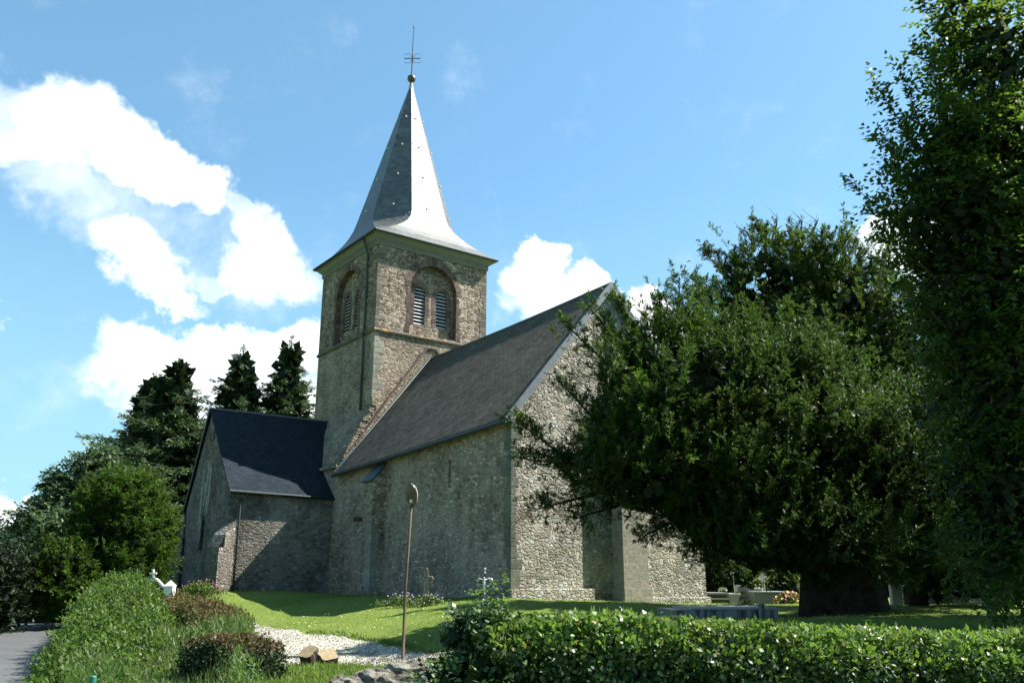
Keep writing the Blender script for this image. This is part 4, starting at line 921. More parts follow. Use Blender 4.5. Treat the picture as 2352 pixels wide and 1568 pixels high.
for (a, b, n) in [((2110, 560, 10.98), (1960, 430, 10.74), 30), ((2120, 430, 10.98), (2040, 380, 10.74), 20), ((2140, 400, 10.98), (2000, 180, 10.74), 36), ((2130, 330, 10.98), (2070, 180, 10.74), 26), ((2150, 640, 10.98), (2030, 545, 10.74), 26), ((2130, 540, 10.98), (1990, 490, 10.74), 30),
                  ((2200, 260, 10.98), (2110, 120, 10.74), 30), ((2220, 120, 10.98), (2110, 0, 10.74), 26), ((2250, 40, 10.98), (2160, -20, 10.74), 26), ((2180, 250, 10.98), (2140, 210, 10.74), 16), ((2180, 760, 10.98), (2100, 690, 10.86), 26), ((2200, 1280, 10.98), (2290, 1420, 10.37), 30), ((2320, 1300, 10.98), (2300, 1400, 10.37), 24), ((2110, 420, 10.98), (2030, 320, 10.74), 24), ((2130, 600, 10.98), (2060, 610, 10.74), 18), ((2200, 850, 10.98), (2140, 830, 10.86), 14)]:
    A, B = W3(*a), W3(*b); t = rng.random(n)[:, None]; p = A * (1 - t) + B * t + np.array([0, 0, 1.]) * (t * (1 - t)) * .3 + rng.normal(size=(n, 3)) * .03
    o = nrmz((B - A)[None] + rng.normal(size=(n, 3)) * .08); parts.append(leafy(p, o, 8, .38, .10, .052, 'hornbeam_leaf', .15, .45)); hsp.append((A, B))
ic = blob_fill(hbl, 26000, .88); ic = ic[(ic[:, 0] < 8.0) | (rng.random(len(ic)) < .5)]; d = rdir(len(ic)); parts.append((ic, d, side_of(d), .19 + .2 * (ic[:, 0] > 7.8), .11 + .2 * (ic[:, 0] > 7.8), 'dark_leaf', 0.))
blades('crown', local(parts, hb), hb)
tk = MB(); tk.tube([hbp + Vector((0, 0, -.4)), hbp + Vector((.05, 0, 2)), hbp + Vector((-.1, .1, 5)), hbp + Vector((0, 0, 10.98))], [.24, .19, .14, .05], 10)
for b in hbl[:8] + hbl[11:]:
    t_ = Vector(b[:3]); h = hbp + Vector((0, 0, max(.8, (t_.z - hbp.z) * .55))); tk.tube([h, h.lerp(t_, .5) + Vector((0, 0, .15)), t_], [.07, .045, .015], 6)
for (A, B) in hsp: tk.tube([Vector(A), (Vector(A) + Vector(B)) / 2 + Vector((0, 0, .06)), Vector(B)], [.014, .009, .003], 5)
tko = tk.build('trunk', 'bark', None, True); tko.data.transform(Matrix.Translation(-hbp)); tko.parent = hb

# --- firs behind the chapel -----------------------------------------------------
def fir(u, vt, Y, rpx, label, seed, ex=.82, lean=0.):
    r = np.random.default_rng(seed); top = W3(u, vt, Y); bx = top[0] + lean; base = np.array([bx, Y, ground(np.array([bx]), np.array([Y]))[0]]); H = top[2] - base[2]; R = rpx * Y / FPX; rpx = rpx
    o = empty('fir_tree', tuple(base), 0, label, 'tree', 'firs behind the chapel')
    mb = MB(); mb.tube([(0, 0, -.3), (0, 0, H * .5), ((top - base)[0], 0, H)], [.42, .22, .02], 8)
    bb_, dd, ss, LL, WW = [], [], [], [], []
    z = H * .06
    while z < H - .25:
        f = z / H; rad = R * (1 - f) ** (ex + .12) * r.uniform(.82, 1.15); nb = int(6 + 5 * (1 - f)); a0 = r.uniform(0, 6.3)
        for k in range(nb):
            a = a0 + 6.283 * k / nb + r.uniform(-.2, .2); br = rad * r.uniform(.5, 1.18); hd = np.array([math.cos(a), math.sin(a), 0]); sd = np.array([-math.sin(a), math.cos(a), 0])
            el = .10 + .35 * f; n = max(12, int(br * 44)); t = r.random(n) ** .75; org = np.array([0, 0, z + r.uniform(-.2, .2)])
            p = org + hd * (t * br)[:, None] + UP * ((t * br) * el - (t ** 2) * br * .30 + (t ** 4) * br * .12)[:, None] + sd * (r.normal(size=n) * br * .20 * (1.1 - t))[:, None] - UP * (r.random(n) * .18)[:, None]
            sg = np.sign(r.normal(size=n))[:, None]; d = nrmz(hd * .8 + sd * sg * .6 + UP * r.uniform(-.45, .35, n)[:, None] + r.normal(size=(n, 3)) * .2)
            bb_.append(p); dd.append(d); ss.append(side_of(d, UP)); kf = .45 + .55 * min(1, (1 - f) * 2.2); LL.append(r.uniform(.28, .55, n) * kf); WW.append(r.uniform(.09, .17, n) * kf)
            if br > .9 and f < .8: mb.tube([org, org + hd * br * .6 + UP * (br * .6 * el - .36 * br * .30), org + hd * br * .95 + UP * (br * el - br * .18)], [.05, .03, .01], 4)
        z += r.uniform(.30, .48)
    nc = 1800; zc = (r.random(nc) ** 1.3) * H * .9 + H * .03; rc_ = R * (1 - zc / H) ** ex * .5 * r.random(nc) ** .5; an = r.uniform(0, 6.283, nc); pc = np.c_[rc_ * np.cos(an), rc_ * np.sin(an), zc]; dc = rdir(nc)
    b = np.concatenate(bb_); blades('crown', [(pc, dc, side_of(dc), np.full(nc, .9), np.full(nc, .6), 'dark_leaf', 0.), (b, np.concatenate(dd), np.concatenate(ss), np.concatenate(LL), np.concatenate(WW), 'fir_needle', -.05)], o); mb.build('trunk', 'bark', o, True)
fir(412, 812, 57, 420, 'leftmost of the three tall firs, the widest one with drooping branches', 1, 1.0)
fir(360, 850, 60, 240, 'lower fir whose tip shows just left of the widest fir', 5)
fir(561, 786, 62, 345, 'middle of the three tall firs, above the chapel roof ridge', 2, 1.0)
fir(671, 764, 62, 300, 'rightmost of the three tall firs, closest to the church tower', 3, 1.0)
# --- other trees on the left ------------------------------------------------------
def broad(name, pos, blobs, label, n, L, Wd, mat, nl=10, tl=.9, inner=3500, group=None, core='dark_leaf', il=.8, r=.3, trunk='bark', spread=.8):
    pos = np.array(pos, float); o = empty(name, tuple(pos), 0, label, 'tree', group)
    P, O = blob_surface(blobs, n, .7, .84); parts = [leafy(P, O, nl, tl, L, Wd, mat, .1, spread)] + inner_cards(blobs, inner, il, core, .84)
    blades('crown', local(parts, o), o); mb = MB(); limbs(mb, pos - np.array([0, 0, .3]), [tuple(b[:3]) for b in blobs[:9]], r, 7, .35, .6, len(blobs))
    t = mb.build('trunk', trunk, None, True); t.data.transform(Matrix.Translation(-Vector(pos))); t.parent = o; return o
def foot(u, Y): p = W3(u, 1340, Y); return (p[0], Y, float(ground(np.array([p[0]]), np.array([Y]))[0]))
bl = [blob(240, 1110, 52, 90, 75), blob(170, 1150, 51, 70, 70), blob(120, 1230, 50, 80, 70), blob(270, 1190, 52, 110, 110), blob(70, 1290, 49, 60, 80), blob(170, 1290, 49, 110, 100), blob(50, 1240, 49, 30, 30), blob(300, 1080, 53, 50, 45)]
broad('broadleaf_tree', foot(220, 52), bl, 'large pale green broadleaf tree left of the firs', 3200, .30, .15, 'far_leaf', inner=3000)
bl = [blob(0, 1290, 60, 45, 55), blob(-60, 1270, 60, 70, 80), blob(30, 1330, 60, 30, 40)]
broad('broadleaf_tree', foot(-20, 60), bl, 'small sunlit tree at the far left edge beyond the road', 900, .32, .16, 'far_leaf', inner=700)
# bright yew bush in front
byp = W3(300, 1340, 34); byp = np.array([byp[0], 34, float(ground(np.array([byp[0]]), np.array([34.]))[0])])
by = empty('yew_bush', tuple(byp), 0, 'rounded bright green yew growing between the hedge and the fir trees', 'tree')
bl = [blob(285, 1170, 34, 72, 75), blob(250, 1240, 34, 80, 90), blob(310, 1250, 34, 66, 90), blob(230, 1330, 33.5, 100, 80), blob(320, 1330, 34, 52, 60), blob(290, 1130, 34, 40, 35), blob(150, 1330, 32.5, 80, 70)]
P, O = blob_surface(bl, 1500, .75, .85)
parts = plumes(P, O, 9, 13, .7, .30, .11, .034, ('yew_leaf', 'bright_yew_leaf', .55), upw=.5) + inner_cards(bl, 2500, .45, 'dark_leaf', .84)
blades('crown', local(parts, by), by); tk = MB(); limbs(tk, (0, 0, -.3), [tuple(np.array(b[:3]) - byp) for b in bl], .16, 7, .3, .3, 9); tk.build('trunk', 'bark', by, True)
# dark wooded margin by the lane
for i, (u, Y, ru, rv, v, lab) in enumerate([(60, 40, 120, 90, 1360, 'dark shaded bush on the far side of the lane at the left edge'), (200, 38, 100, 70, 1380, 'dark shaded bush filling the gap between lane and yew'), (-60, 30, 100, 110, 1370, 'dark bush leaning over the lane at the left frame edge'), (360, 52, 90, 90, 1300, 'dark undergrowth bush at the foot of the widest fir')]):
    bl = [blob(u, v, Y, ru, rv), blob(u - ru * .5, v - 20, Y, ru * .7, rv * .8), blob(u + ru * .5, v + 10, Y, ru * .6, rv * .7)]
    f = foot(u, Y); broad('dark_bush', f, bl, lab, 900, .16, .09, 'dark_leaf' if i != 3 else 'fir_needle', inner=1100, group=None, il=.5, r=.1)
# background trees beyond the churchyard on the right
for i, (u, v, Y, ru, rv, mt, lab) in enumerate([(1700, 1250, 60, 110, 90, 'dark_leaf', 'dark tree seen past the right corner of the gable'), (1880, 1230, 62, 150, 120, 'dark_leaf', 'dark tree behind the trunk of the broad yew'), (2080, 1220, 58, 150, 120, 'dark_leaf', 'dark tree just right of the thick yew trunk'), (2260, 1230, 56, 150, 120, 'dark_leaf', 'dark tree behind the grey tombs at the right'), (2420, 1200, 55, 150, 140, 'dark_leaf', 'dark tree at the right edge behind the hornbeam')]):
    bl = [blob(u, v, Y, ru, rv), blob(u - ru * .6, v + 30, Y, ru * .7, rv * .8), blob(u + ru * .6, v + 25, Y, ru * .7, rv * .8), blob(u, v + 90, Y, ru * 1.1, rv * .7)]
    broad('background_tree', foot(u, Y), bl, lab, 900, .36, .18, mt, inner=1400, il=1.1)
for i, (u, v, Y, ru, rv, lab) in enumerate([(1640, 1320, 44, 32, 40, 'light green shrub touching the right corner of the gable'), (1690, 1335, 44, 36, 30, 'light green shrub between the gable corner and the stone cross'), (1740, 1335, 45, 34, 28, 'low green shrub behind the stone cross'), (1795, 1340, 45, 34, 26, 'shaded green shrub between the stone cross and the yew trunk')]):
    bl = [blob(u, v, Y, ru, rv), blob(u - ru * .5, v + 10, Y, ru * .7, rv * .7), blob(u + ru * .5, v + 12, Y, ru * .6, rv * .7)]
    broad('shrub', foot(u, Y), bl, lab, 520, .12, .065, 'hornbeam_leaf', inner=350, il=.35, r=.06, tl=.5)

tpos = np.array([14.3, 17.8, gz1(14.3, 17.8)])
broad('broadleaf_tree', tpos, [(14.3, 17.8, 5.2, 4.2, 3.6, 3.6), (11.0, 16.8, 3.6, 2.6, 2.6, 2.3), (12.8, 16.3, 7.4, 3.0, 2.8, 2.4), (16.8, 18.8, 7, 3.4, 3.2, 3.2), (15.8, 16.8, 3.2, 3, 2.6, 2.2), (10.0, 16.4, 5.6, 2.2, 2.2, 1.9)], 'dark leafy tree at the right edge, between the yews and the nearest tree', 1900, .13, .08, 'dark_leaf', inner=3000, il=.6, r=.28)
# --- hedges ----------------------------------------------------------------------
def hedge(name, label, path, width, top, leafL, leafW, density, mats, low=None, round_=.12, jit=.05, rough=.06, up=.25, cat='hedge', topmat=None, extra=None, ends=True, nface=None):
    """path: [(x, y)]; top: z per path point; leaves over every face of a clipped box that follows the path"""
    path = [Vector((*p, 0)) for p in path]; o = empty(name, (path[0].x, path[0].y, -1.6), 0, label, cat)
    seg = []; core = MB(); n = len(path); tang = [(path[min(i + 1, n - 1)] - path[max(i - 1, 0)]).normalized() for i in range(n)]
    nor = [Vector((t.y, -t.x, 0)) for t in tang]; bot = [gz1(p.x, p.y) - .1 for p in path] if low is None else [low] * n
    wd = width if hasattr(width, '__len__') else [width] * n
    def ring_(i, ins):
        a = path[i] - nor[i] * (wd[i] / 2 - ins); b = path[i] + nor[i] * (wd[i] / 2 - ins); zt = top[i] - ins * 1.1; r = round_ + .05
        return [Vector((a.x, a.y, bot[i])), Vector((a.x, a.y, zt - r)), a.lerp(b, .18) + Vector((0, 0, zt)), a.lerp(b, .82) + Vector((0, 0, zt)), Vector((b.x, b.y, zt - r)), Vector((b.x, b.y, bot[i]))]
    rs = [ring_(i, .13) for i in range(n)]
    for i in (0, n - 1):
        s = tang[i] * (.13 if i == 0 else -.13); rs[i] = [p + s for p in rs[i]]
    for i in range(n - 1):
        for k in range(5): core.face([rs[i][k], rs[i + 1][k], rs[i + 1][k + 1], rs[i][k + 1]])
    core.face(rs[0]); core.face(rs[-1][::-1])
    co_ = core.build('branches', 'hedge_core', o); co_.data.transform(Matrix.Translation(-Vector(o.location)))  # closed dark box behind the leaves; inner shade is in its colour
    B, Nn = [], []
    def quad(a, b, c, d, dens):
        a, b, c, d = map(np.array, (a, b, c, d)); ar = np.linalg.norm(np.cross(b - a, d - a)) / 2 + np.linalg.norm(np.cross(b - c, d - c)) / 2; m = int(ar * dens)
        if m < 1: return
        s, t = rng.random((m, 1)), rng.random((m, 1)); p = a * (1 - s) * (1 - t) + b * s * (1 - t) + c * s * t + d * (1 - s) * t
        nn = nrmz(np.cross(b - a, d - a)[None])[0]; B.append(p); Nn.append(np.tile(nn, (m, 1)))
    r2_ = [ring_(i, 0.) for i in range(n)]
    for i in range(n - 1):
        for k in range(5): quad(r2_[i][k], r2_[i][k + 1], r2_[i + 1][k + 1], r2_[i + 1][k], density)
    if ends:
        for i, sg in ((0, 1), (n - 1, -1)):
            q = r2_[i]; a, b, c, d = (q[0], q[5], q[4], q[1]) if sg > 0 else (q[5], q[0], q[1], q[4]); quad(a, b, c, d, density); quad(q[1], q[4], q[3], q[2], density) if sg > 0 else quad(q[4], q[1], q[2], q[3], density)
    B = np.concatenate(B); Nn = np.concatenate(Nn)
    mid = np.array([[p.x, p.y] for p in path]); 
    # make sure normals point away from the middle line
    dd = ((B[:, None, :2] - mid[None]) ** 2).sum(-1).argmin(1); c = np.c_[mid[dd], np.array(bot)[dd] + .5]
    fl = ((B - c) * Nn).sum(1) < 0; Nn[fl] *= -1
    lump_ = rough * (np.sin(B[:, 0] * 5.1 + B[:, 2] * 7) * np.sin(B[:, 1] * 4.3 + B[:, 2] * 5 + 1) + .5 * np.sin(B[:, 0] * 13 + B[:, 1] * 11 + B[:, 2] * 17))
    B = B + Nn * (lump_ - rng.random(len(B)) ** 1.5 * .14 + .01)[:, None] + rng.normal(size=B.shape) * jit * .3
    D = nrmz(Nn * .55 + UP * up - UP * (rng.random((len(B), 1)) * .5) * (Nn[:, 2:3] < .5) + rng.normal(size=B.shape) * .6); S = side_of(D)
    # leaf blades lie roughly parallel to the face
    S = nrmz(np.cross(D, Nn + rng.normal(size=B.shape) * .45)); k = len(B); L = leafL * rng.uniform(.6, 1.25, k); Wd = leafW * rng.uniform(.7, 1.2, k)
    parts = []; isTop = (Nn[:, 2] > .5) & (rng.random(k) < .8) if topmat else np.zeros(k, bool)
    if topmat:   # young growth also spills a little over the upper edge
        tz = np.array(top)[dd]; isTop |= (B[:, 2] > tz - .10) & (rng.random(k) < .45)
    ch = rng.random(k) < mats[2]
    for mk, mm in ((~isTop & ~ch, mats[0]), (~isTop & ch, mats[1]), (isTop, topmat or mats[0])):
        if mk.any(): parts.append((B[mk], D[mk], S[mk], L[mk], Wd[mk], mm, .08))
    # shoots standing up from the top
    if extra:
        ns, sl = extra; i = rng.integers(0, n - 1, ns); t = rng.random(ns); w = rng.uniform(-.4, .4, ns); P_ = []
        for q in range(ns): p = path[i[q]].lerp(path[i[q] + 1], t[q]) + nor[i[q]] * w[q] * wd[i[q]]; P_.append((p.x, p.y, top[i[q]] * (1 - t[q]) + top[i[q] + 1] * t[q] - .03))
        P_ = np.array(P_); parts.append(leafy(P_, np.tile(UP, (ns, 1)), 6, sl, leafL * .95, leafW, topmat or mats[0], .05, .35))
    blades('leaves', local(parts, o), o); return o
def xy(u, Y): p = at(u, 1400, Y); return (p.x, p.y)
def zt(v, Y, u=1200): return at(u, v, Y).z
# long clipped hedge on the right, leaves a few centimetres long
hp = [xy(1120, 6.35), xy(1260, 6.4), xy(1450, 6.5), xy(1650, 6.6), xy(1850, 6.75), xy(2050, 6.95), xy(2200, 7.1), xy(2390, 7.3)]
hz = [zt(1440, 6.35), zt(1422, 6.4), zt(1424, 6.5), zt(1440, 6.6), zt(1452, 6.75), zt(1458, 6.95), zt(1462, 7.1), zt(1464, 7.3)]
hedge('clipped_hedge', 'long clipped beech hedge with bright young leaves on top, across the lower right', hp, .62, hz, .050, .034, 4600, ('hedge_leaf', 'hornbeam_leaf', .3), low=-1.75, topmat='young_hedge_leaf', extra=(240, .085), rough=.03)
hedge('clipped_hedge', 'separate dark end of hedge at the lower right corner, past a gap', [xy(2420, 7.0), xy(2600, 7.2), xy(2800, 7.4)], .7, [zt(1432, 7.0), zt(1436, 7.2), zt(1436, 7.4)], .052, .034, 2200, ('hedge_leaf', 'dark_leaf', .3), low=-1.75, topmat='young_hedge_leaf')
# low bushy growth at the left foot of the hedge
def bush(name, label, blobs, n, L, Wd, mat, cat='shrub', nl=7, tl=.12, inner=300, il=.12, spread=.8):
    o = empty(name, blobs[0][:3], 0, label, cat); P, O = blob_surface(blobs, n, .7, .8); parts = [leafy(P, O, nl, tl, L, Wd, mat, .1, spread)] + inner_cards(blobs, inner, il, 'dark_leaf', .82)
    blades('leaves', local(parts, o), o); return o
bush('shrub', 'leafy bush spilling from the left end of the long hedge', [blob(1088, 1515, 6.5, 50, 70, .3), blob(1066, 1450, 6.5, 26, 34, .2), blob(1110, 1560, 6.3, 110, 60, .35), blob(1030, 1575, 6.3, 80, 40, .3), blob(1140, 1450, 6.5, 50, 36, .3)], 700, .05, .034, 'hedge_leaf')

# hedges and bank beside the lane -------------------------------------------------------
bank_pts = []
Ln = Vector((RD.x, RD.y, 0)); Nr = Vector((RD.y, -RD.x, 0))
def along(t, off): p = Vector((RP.x, RP.y, 0)) + Ln * t + Nr * off; return (p.x, p.y)
hedge('lane_hedge', 'tall shaggy hedge beside the lane, its top in full sun', [along(-4.6, 1.2), along(-3.4, 1.2), along(-1.4, 1.25), along(1.2, 1.3), along(4.2, 1.45), along(8, 1.65), along(12, 1.8)], [2.4, 2.4, 2.3, 2.0, 1.8, 1.4, 1.3],
      [-1.8, -1.58, -1.28, -.93, -.45, -.22, -.2], .095, .055, 950, ('bank_leaf', 'hornbeam_leaf', .35), low=-2.1, rough=.22, jit=.16, round_=.42, topmat='hornbeam_leaf' if False else 'bank_leaf', extra=(140, .26))
hedge('clipped_hedge', 'brown leaved hedge section between the shaggy hedge and the lawn', [xy(395, 25), xy(470, 23.5), xy(525, 22.5)], 1.5, [zt(1372, 25), zt(1385, 23.5), zt(1418, 22.5)], .07, .045, 900, ('brown_leaf', 'bank_leaf', .7), low=-2.0, topmat='brown_leaf', rough=.08, jit=.1)
hedge('clipped_hedge', 'low box shaped hedge with a brown top near the lower left', [xy(475, 13.4), xy(545, 13.9), xy(618, 14.4)], 1.0, [zt(1464, 13.4), zt(1466, 13.9), zt(1472, 14.4)], .055, .036, 2100, ('dark_leaf', 'hedge_leaf', .45), low=-2.0, topmat='brown_leaf', rough=.04, extra=(60, .12))
# rank growth on the bank: nettles, grasses and stalks
def scatter_uv(n, quad):
    """random ground points inside a plan quadrilateral"""
    a, b, c, d = [np.array(q) for q in quad]; s, t = rng.random((n, 1)), rng.random((n, 1)); p = a * (1 - s) * (1 - t) + b * s * (1 - t) + c * s * t + d * (1 - s) * t
    return np.c_[p, ground(p[:, 0], p[:, 1])]
def tufts(P, h, w, mat, spread=.35, k=1):
    n = len(P); d = nrmz(UP + rng.normal(size=(n, 3)) * spread); return (P, d, side_of(d), h * rng.uniform(.5, 1.3, n), w * rng.uniform(.7, 1.3, n), mat, .12)
q1 = (xy(330, 15.5), xy(640, 15.0), xy(560, 22.0), xy(360, 24.0)); q2 = (xy(150, 11.2), xy(640, 11.2), xy(500, 15.5), xy(250, 15.5)); 
P1, P2 = scatter_uv(8000, q1), scatter_uv(9000, q2)
def raise_(P, top, k):   # plants grow in height steps so the mass reads as standing growth
    Q = P.copy(); Q[:, 2] += rng.random(len(P)) ** 1.2 * top * (.6 + .4 * np.sin(P[:, 0] * 2.3 + P[:, 1] * 1.7)); return Q
wd_ = [tufts(raise_(P1, .75, 1), .26, .018, 'weed_blade', .55), tufts(raise_(P2, .75, 1), .20, .015, 'weed_blade', .6), tufts(raise_(scatter_uv(2600, q1), .8, 1), .10, .06, 'bank_leaf', 1.2), tufts(raise_(scatter_uv(4200, q2), .8, 1), .08, .05, 'bank_leaf', 1.2),
       tufts(raise_(scatter_uv(260, q1), .6, 1), .6, .010, 'dry_stalk', .3), tufts(raise_(scatter_uv(240, q2), .3, 1), .5, .008, 'dry_stalk', .35)]
tag(blades('weeds', wd_), 'tall grass, nettles and stalks crowding the bank beside the lane', 'weeds', kind='stuff')
# grass: lawn blades, thicker at edges
def lawn_pts(n, ylo, yhi, ulo, uhi):
    Y = ylo + (yhi - ylo) * rng.random(n) ** 1.3; u = rng.uniform(ulo, uhi, n); x = (u - 1176) * Y / 2010.; off = road_mask(x, Y); ok = off > .2
    x, Y = x[ok], Y[ok]; return np.c_[x, Y, ground(x, Y)]
from mathutils.kdtree import KDTree
pth = np.c_[PX.ravel(), PY.ravel()]
def off_path(P, tol):
    ok = np.ones(len(P), bool); near = (P[:, 1] < 40); idx = np.where(near)[0]
    for s in range(0, len(idx), 4000):
        j = idx[s:s + 4000]; d = ((P[j, None, :2] - pth[None, ::3]) ** 2).sum(-1).min(1); ok[j] = d > tol ** 2
    return ok
LP = lawn_pts(42000, 13.5, 42, 250, 2400); LP = LP[off_path(LP, .26)]
ed = lawn_pts(52000, 12.0, 24, 560, 1150); dmin = off_path(ed, .30) & ~off_path(ed, .55) | (ed[:, 1] < 16.5) & off_path(ed, .25); ed = ed[dmin]
tag(blades('grass', [tufts(LP, .055, .012, 'grass_blade', .6), tufts(ed, .12, .014, 'grass_blade', .6), tufts(ed[::3], .06, .04, 'bank_leaf', 1.0)]), 'short mown green grass of the churchyard lawn', 'grass', kind='stuff')
# small dandelion-like flowers in the lawn
fp = lawn_pts(600, 16, 34, 480, 1100); fp = fp[off_path(fp, .3)]; fp[:, 2] += .05; d = nrmz(rng.normal(size=(len(fp), 3)) * .4 + np.array([0, -.5, 1])); 
tag(blades('wildflowers', [(fp, side_of(d), d * 0 + nrmz(np.cross(d, side_of(d))), .035, .035, 'petal_yellow', 0.)]), 'tiny yellow flowers dotted over the lawn', 'wildflowers', kind='stuff')
# loose pebbles
idx = rng.integers(0, PX.size, 9000); pp = np.c_[PX.ravel()[idx] + rng.normal(size=9000) * .06, PY.ravel()[idx] + rng.normal(size=9000) * .06]; pz = ground(pp[:, 0], pp[:, 1]) + .014
Pb = np.c_[pp, pz]; d1 = nrmz(rng.normal(size=(9000, 3)) * np.array([1, 1, .3])); tag(blades('pebbles', [(Pb + UP * .008, d1, side_of(d1), .035, .03, 'white_gravel', .3)]), 'loose white pebbles lying on the gravel path', 'pebbles', kind='stuff')

# ------------------------------------------------------------------ street lamp, crosses, gate, stones
def P_(u, v, Y): return at(u, v, Y)
def on_ground(u, Y): p = at(u, 1400, Y); return Vector((p.x, p.y, gz1(p.x, p.y)))
a, b = P_(925, 1520, 17), P_(945.5, 1158, 17.1)
lt = empty('street_lamp', tuple(a), 0, 'thin rusty pole with an egg shaped hooded lamp, standing on the white gravel', 'street lamp')
m = MB(); m.tube([Vector((0, 0, -.3)), (b - a) * .45 + Vector((-.03, 0, 0)), b - a], [.030, .027, .022], 12); m.build('pole', 'rust', lt, True)
hc = P_(945, 1137, 17.05) - a
fw = Vector((-.18, -.93, -.30)).normalized(); rt = fw.cross(Vector((0, 0, 1))).normalized(); up_ = rt.cross(fw)
HM = Matrix((rt, up_, fw)).transposed()     # local x right, y up, z towards the viewer
def half(mb, rx_, ry_, rz_, c, sgn):
    nu, nv = 24, 7; i0 = len(mb.v)
    for j in range(nv + 1):
        t = math.pi / 2 * j / nv
        for k in range(nu):
            p = Vector((rx_ * math.cos(t) * math.cos(6.2832 * k / nu), ry_ * math.cos(t) * math.sin(6.2832 * k / nu) * (1.06 if math.sin(6.2832 * k / nu) > 0 else 1), sgn * rz_ * math.sin(t))); mb.v.append(tuple(c + HM @ p))
    for j in range(nv):
        for k in range(nu): k2 = (k + 1) % nu; mb.f.append((i0 + j * nu + k, i0 + j * nu + k2, i0 + (j + 1) * nu + k2, i0 + (j + 1) * nu + k)); mb.uv.append([(0, 0)] * 4)
m = MB(); half(m, .125, .215, .16, hc, -1); hd_ = m.build('lamp_hood', 'lamp_hood', lt, True)
m = MB(); half(m, .118, .205, .05, hc + fw * .004, 1); m.build('lamp_bowl', 'lamp_bowl', hd_, True)
m = MB(); m.sphere(hc + fw * .045 - up_ * .10, (.035, .03, .035), 10, 8); m.build('bulb', 'cream_stone', hd_, True)
m = MB(); m.tube([b - a - Vector((0, 0, .02)), hc - up_ * .20], [.045, .03], 10); m.build('collar', 'rust', lt, True)

# openwork iron cross by the nave wall
Yc = 28.6; k = Yc / FPX; base = P_(978, 1378, Yc); g0_ = on_ground(978, Yc); sc_ = 1.0
ic_ = empty('iron_cross', tuple(base), 0, 'rusty openwork iron cross outline standing against the long church wall', 'cross')
def X(u, v): return P_(u, v, Yc) - base
m = MB()
out_ = [(974, 1365), (974, 1335), (966, 1335), (963, 1329), (966, 1323), (975, 1323), (975, 1308), (979, 1303), (983, 1308), (983, 1323), (992, 1323), (996, 1329), (992, 1335), (983, 1335), (983, 1365)]
m.tube([X(*q) for q in out_], .017, 6); m.tube([X(979, 1306), X(979, 1365)], .012, 5); m.tube([X(965, 1329), X(994, 1329)], .012, 5)
for vv_ in (1345, 1356): m.tube([X(974, vv_), X(983, vv_)], .01, 5)
m.tube([X(974, 1365), X(970, 1374)], .015, 5); m.tube([X(983, 1365), X(988, 1374)], .015, 5)
m.tube([X(986, 1336), X(992, 1337), X(994, 1342), X(989, 1346)], .012, 5)
m.build('cross_frame', 'green_rust', ic_)
m = MB(); m.box(-.16, .20, -.15, .15, -.25, .20, Matrix.Translation(X(982, 1380))); m.build('stone_base', 'ashlar', ic_, bevel=.03)
def flowers(name, label, u, Y, ru, hgt, n, pet, cat='flower bed', leafm='bank_leaf', L=.09):
    c = on_ground(u, Y); o = empty(name, tuple(c), 0, label, cat); w = ru * Y / FPX; p = np.c_[rng.normal(size=n) * w * .5, rng.normal(size=n) * w * .25, rng.random(n) * hgt * .8]; p[:, 2] *= np.exp(-(p[:, 0] / w) ** 2)
    d = nrmz(UP * .8 + rng.normal(size=(n, 3)) * .6); blades('foliage', [(p, d, side_of(d), L * rng.uniform(.6, 1.4, n), L * .45, leafm, .1)], o)
    q = p[rng.integers(0, n, n // 5)] * np.array([1, 1, 1.15]) + UP * L; d = rdir(len(q)); blades('blossom', [(q, d, side_of(d), .05, .05, pet, 0.)], o); return o
flowers('flower_patch', 'low patch of lilac flowers left of the rusty iron cross base', 925, 28.0, 54, .42, 700, 'petal_lilac')
flowers('flower_patch', 'small tuft of greenery growing round the iron cross base', 990, 28.0, 30, .34, 360, 'petal_lilac')
flowers('flower_patch', 'weedy plants with pink blossom at the foot of the chapel gable', 455, 37.5, 50, .75, 900, 'petal_pink', L=.13)

# crucifix rising behind the hedge
Yc = 15.0; base = on_ground(1111, Yc); cf = empty('crucifix', tuple(base), 0, 'dark iron crucifix with a white figure and ornaments, rising behind the hedge end', 'cross')
X = lambda u, v: P_(u, v, Yc) - base
m = MB(); m.tube([Vector((0, 0, -.1)), X(1110, 1395), X(1112, 1345)], [.035, .03, .022], 8); m.tube([X(1112, 1345), X(1114, 1318)], .018, 6); m.tube([X(1096, 1332), X(1130, 1330)], .018, 6)
for (u, v, r) in ((1096, 1331, 3.2), (1130, 1329, 3.8), (1120, 1338, 3), (1104, 1337, 2.6), (1127, 1337, 2.2)):
    k = Yc / FPX; c = X(u, v); m.tube([c + Vector((r * k * math.cos(t), 0, r * k * math.sin(t))) for t in np.linspace(0, 6.28, 9)], .008, 5)
m.build('iron_cross', 'black_paint', cf)
m = MB()      # small cast figure: head, trunk and limbs in one skin
K = Yc / FPX; C = X(1112, 1336)
m.sphere(C + Vector((0, -.035, .062)), (.016, .016, .02), 8, 6); m.tube([C + Vector((0, -.035, .045)), C + Vector((0, -.04, .0)), C + Vector((.004, -.04, -.05)), C + Vector((0, -.04, -.10)), C + Vector((0, -.035, -.15))], [.012, .026, .02, .018, .010], 7)
for s_ in (-1, 1): m.tube([C + Vector((s_ * .02, -.035, .035)), C + Vector((s_ * .06, -.03, .05)), C + Vector((s_ * .10, -.03, .07))], [.011, .009, .007], 6)
m.build('figure', 'white_paint', cf, True)
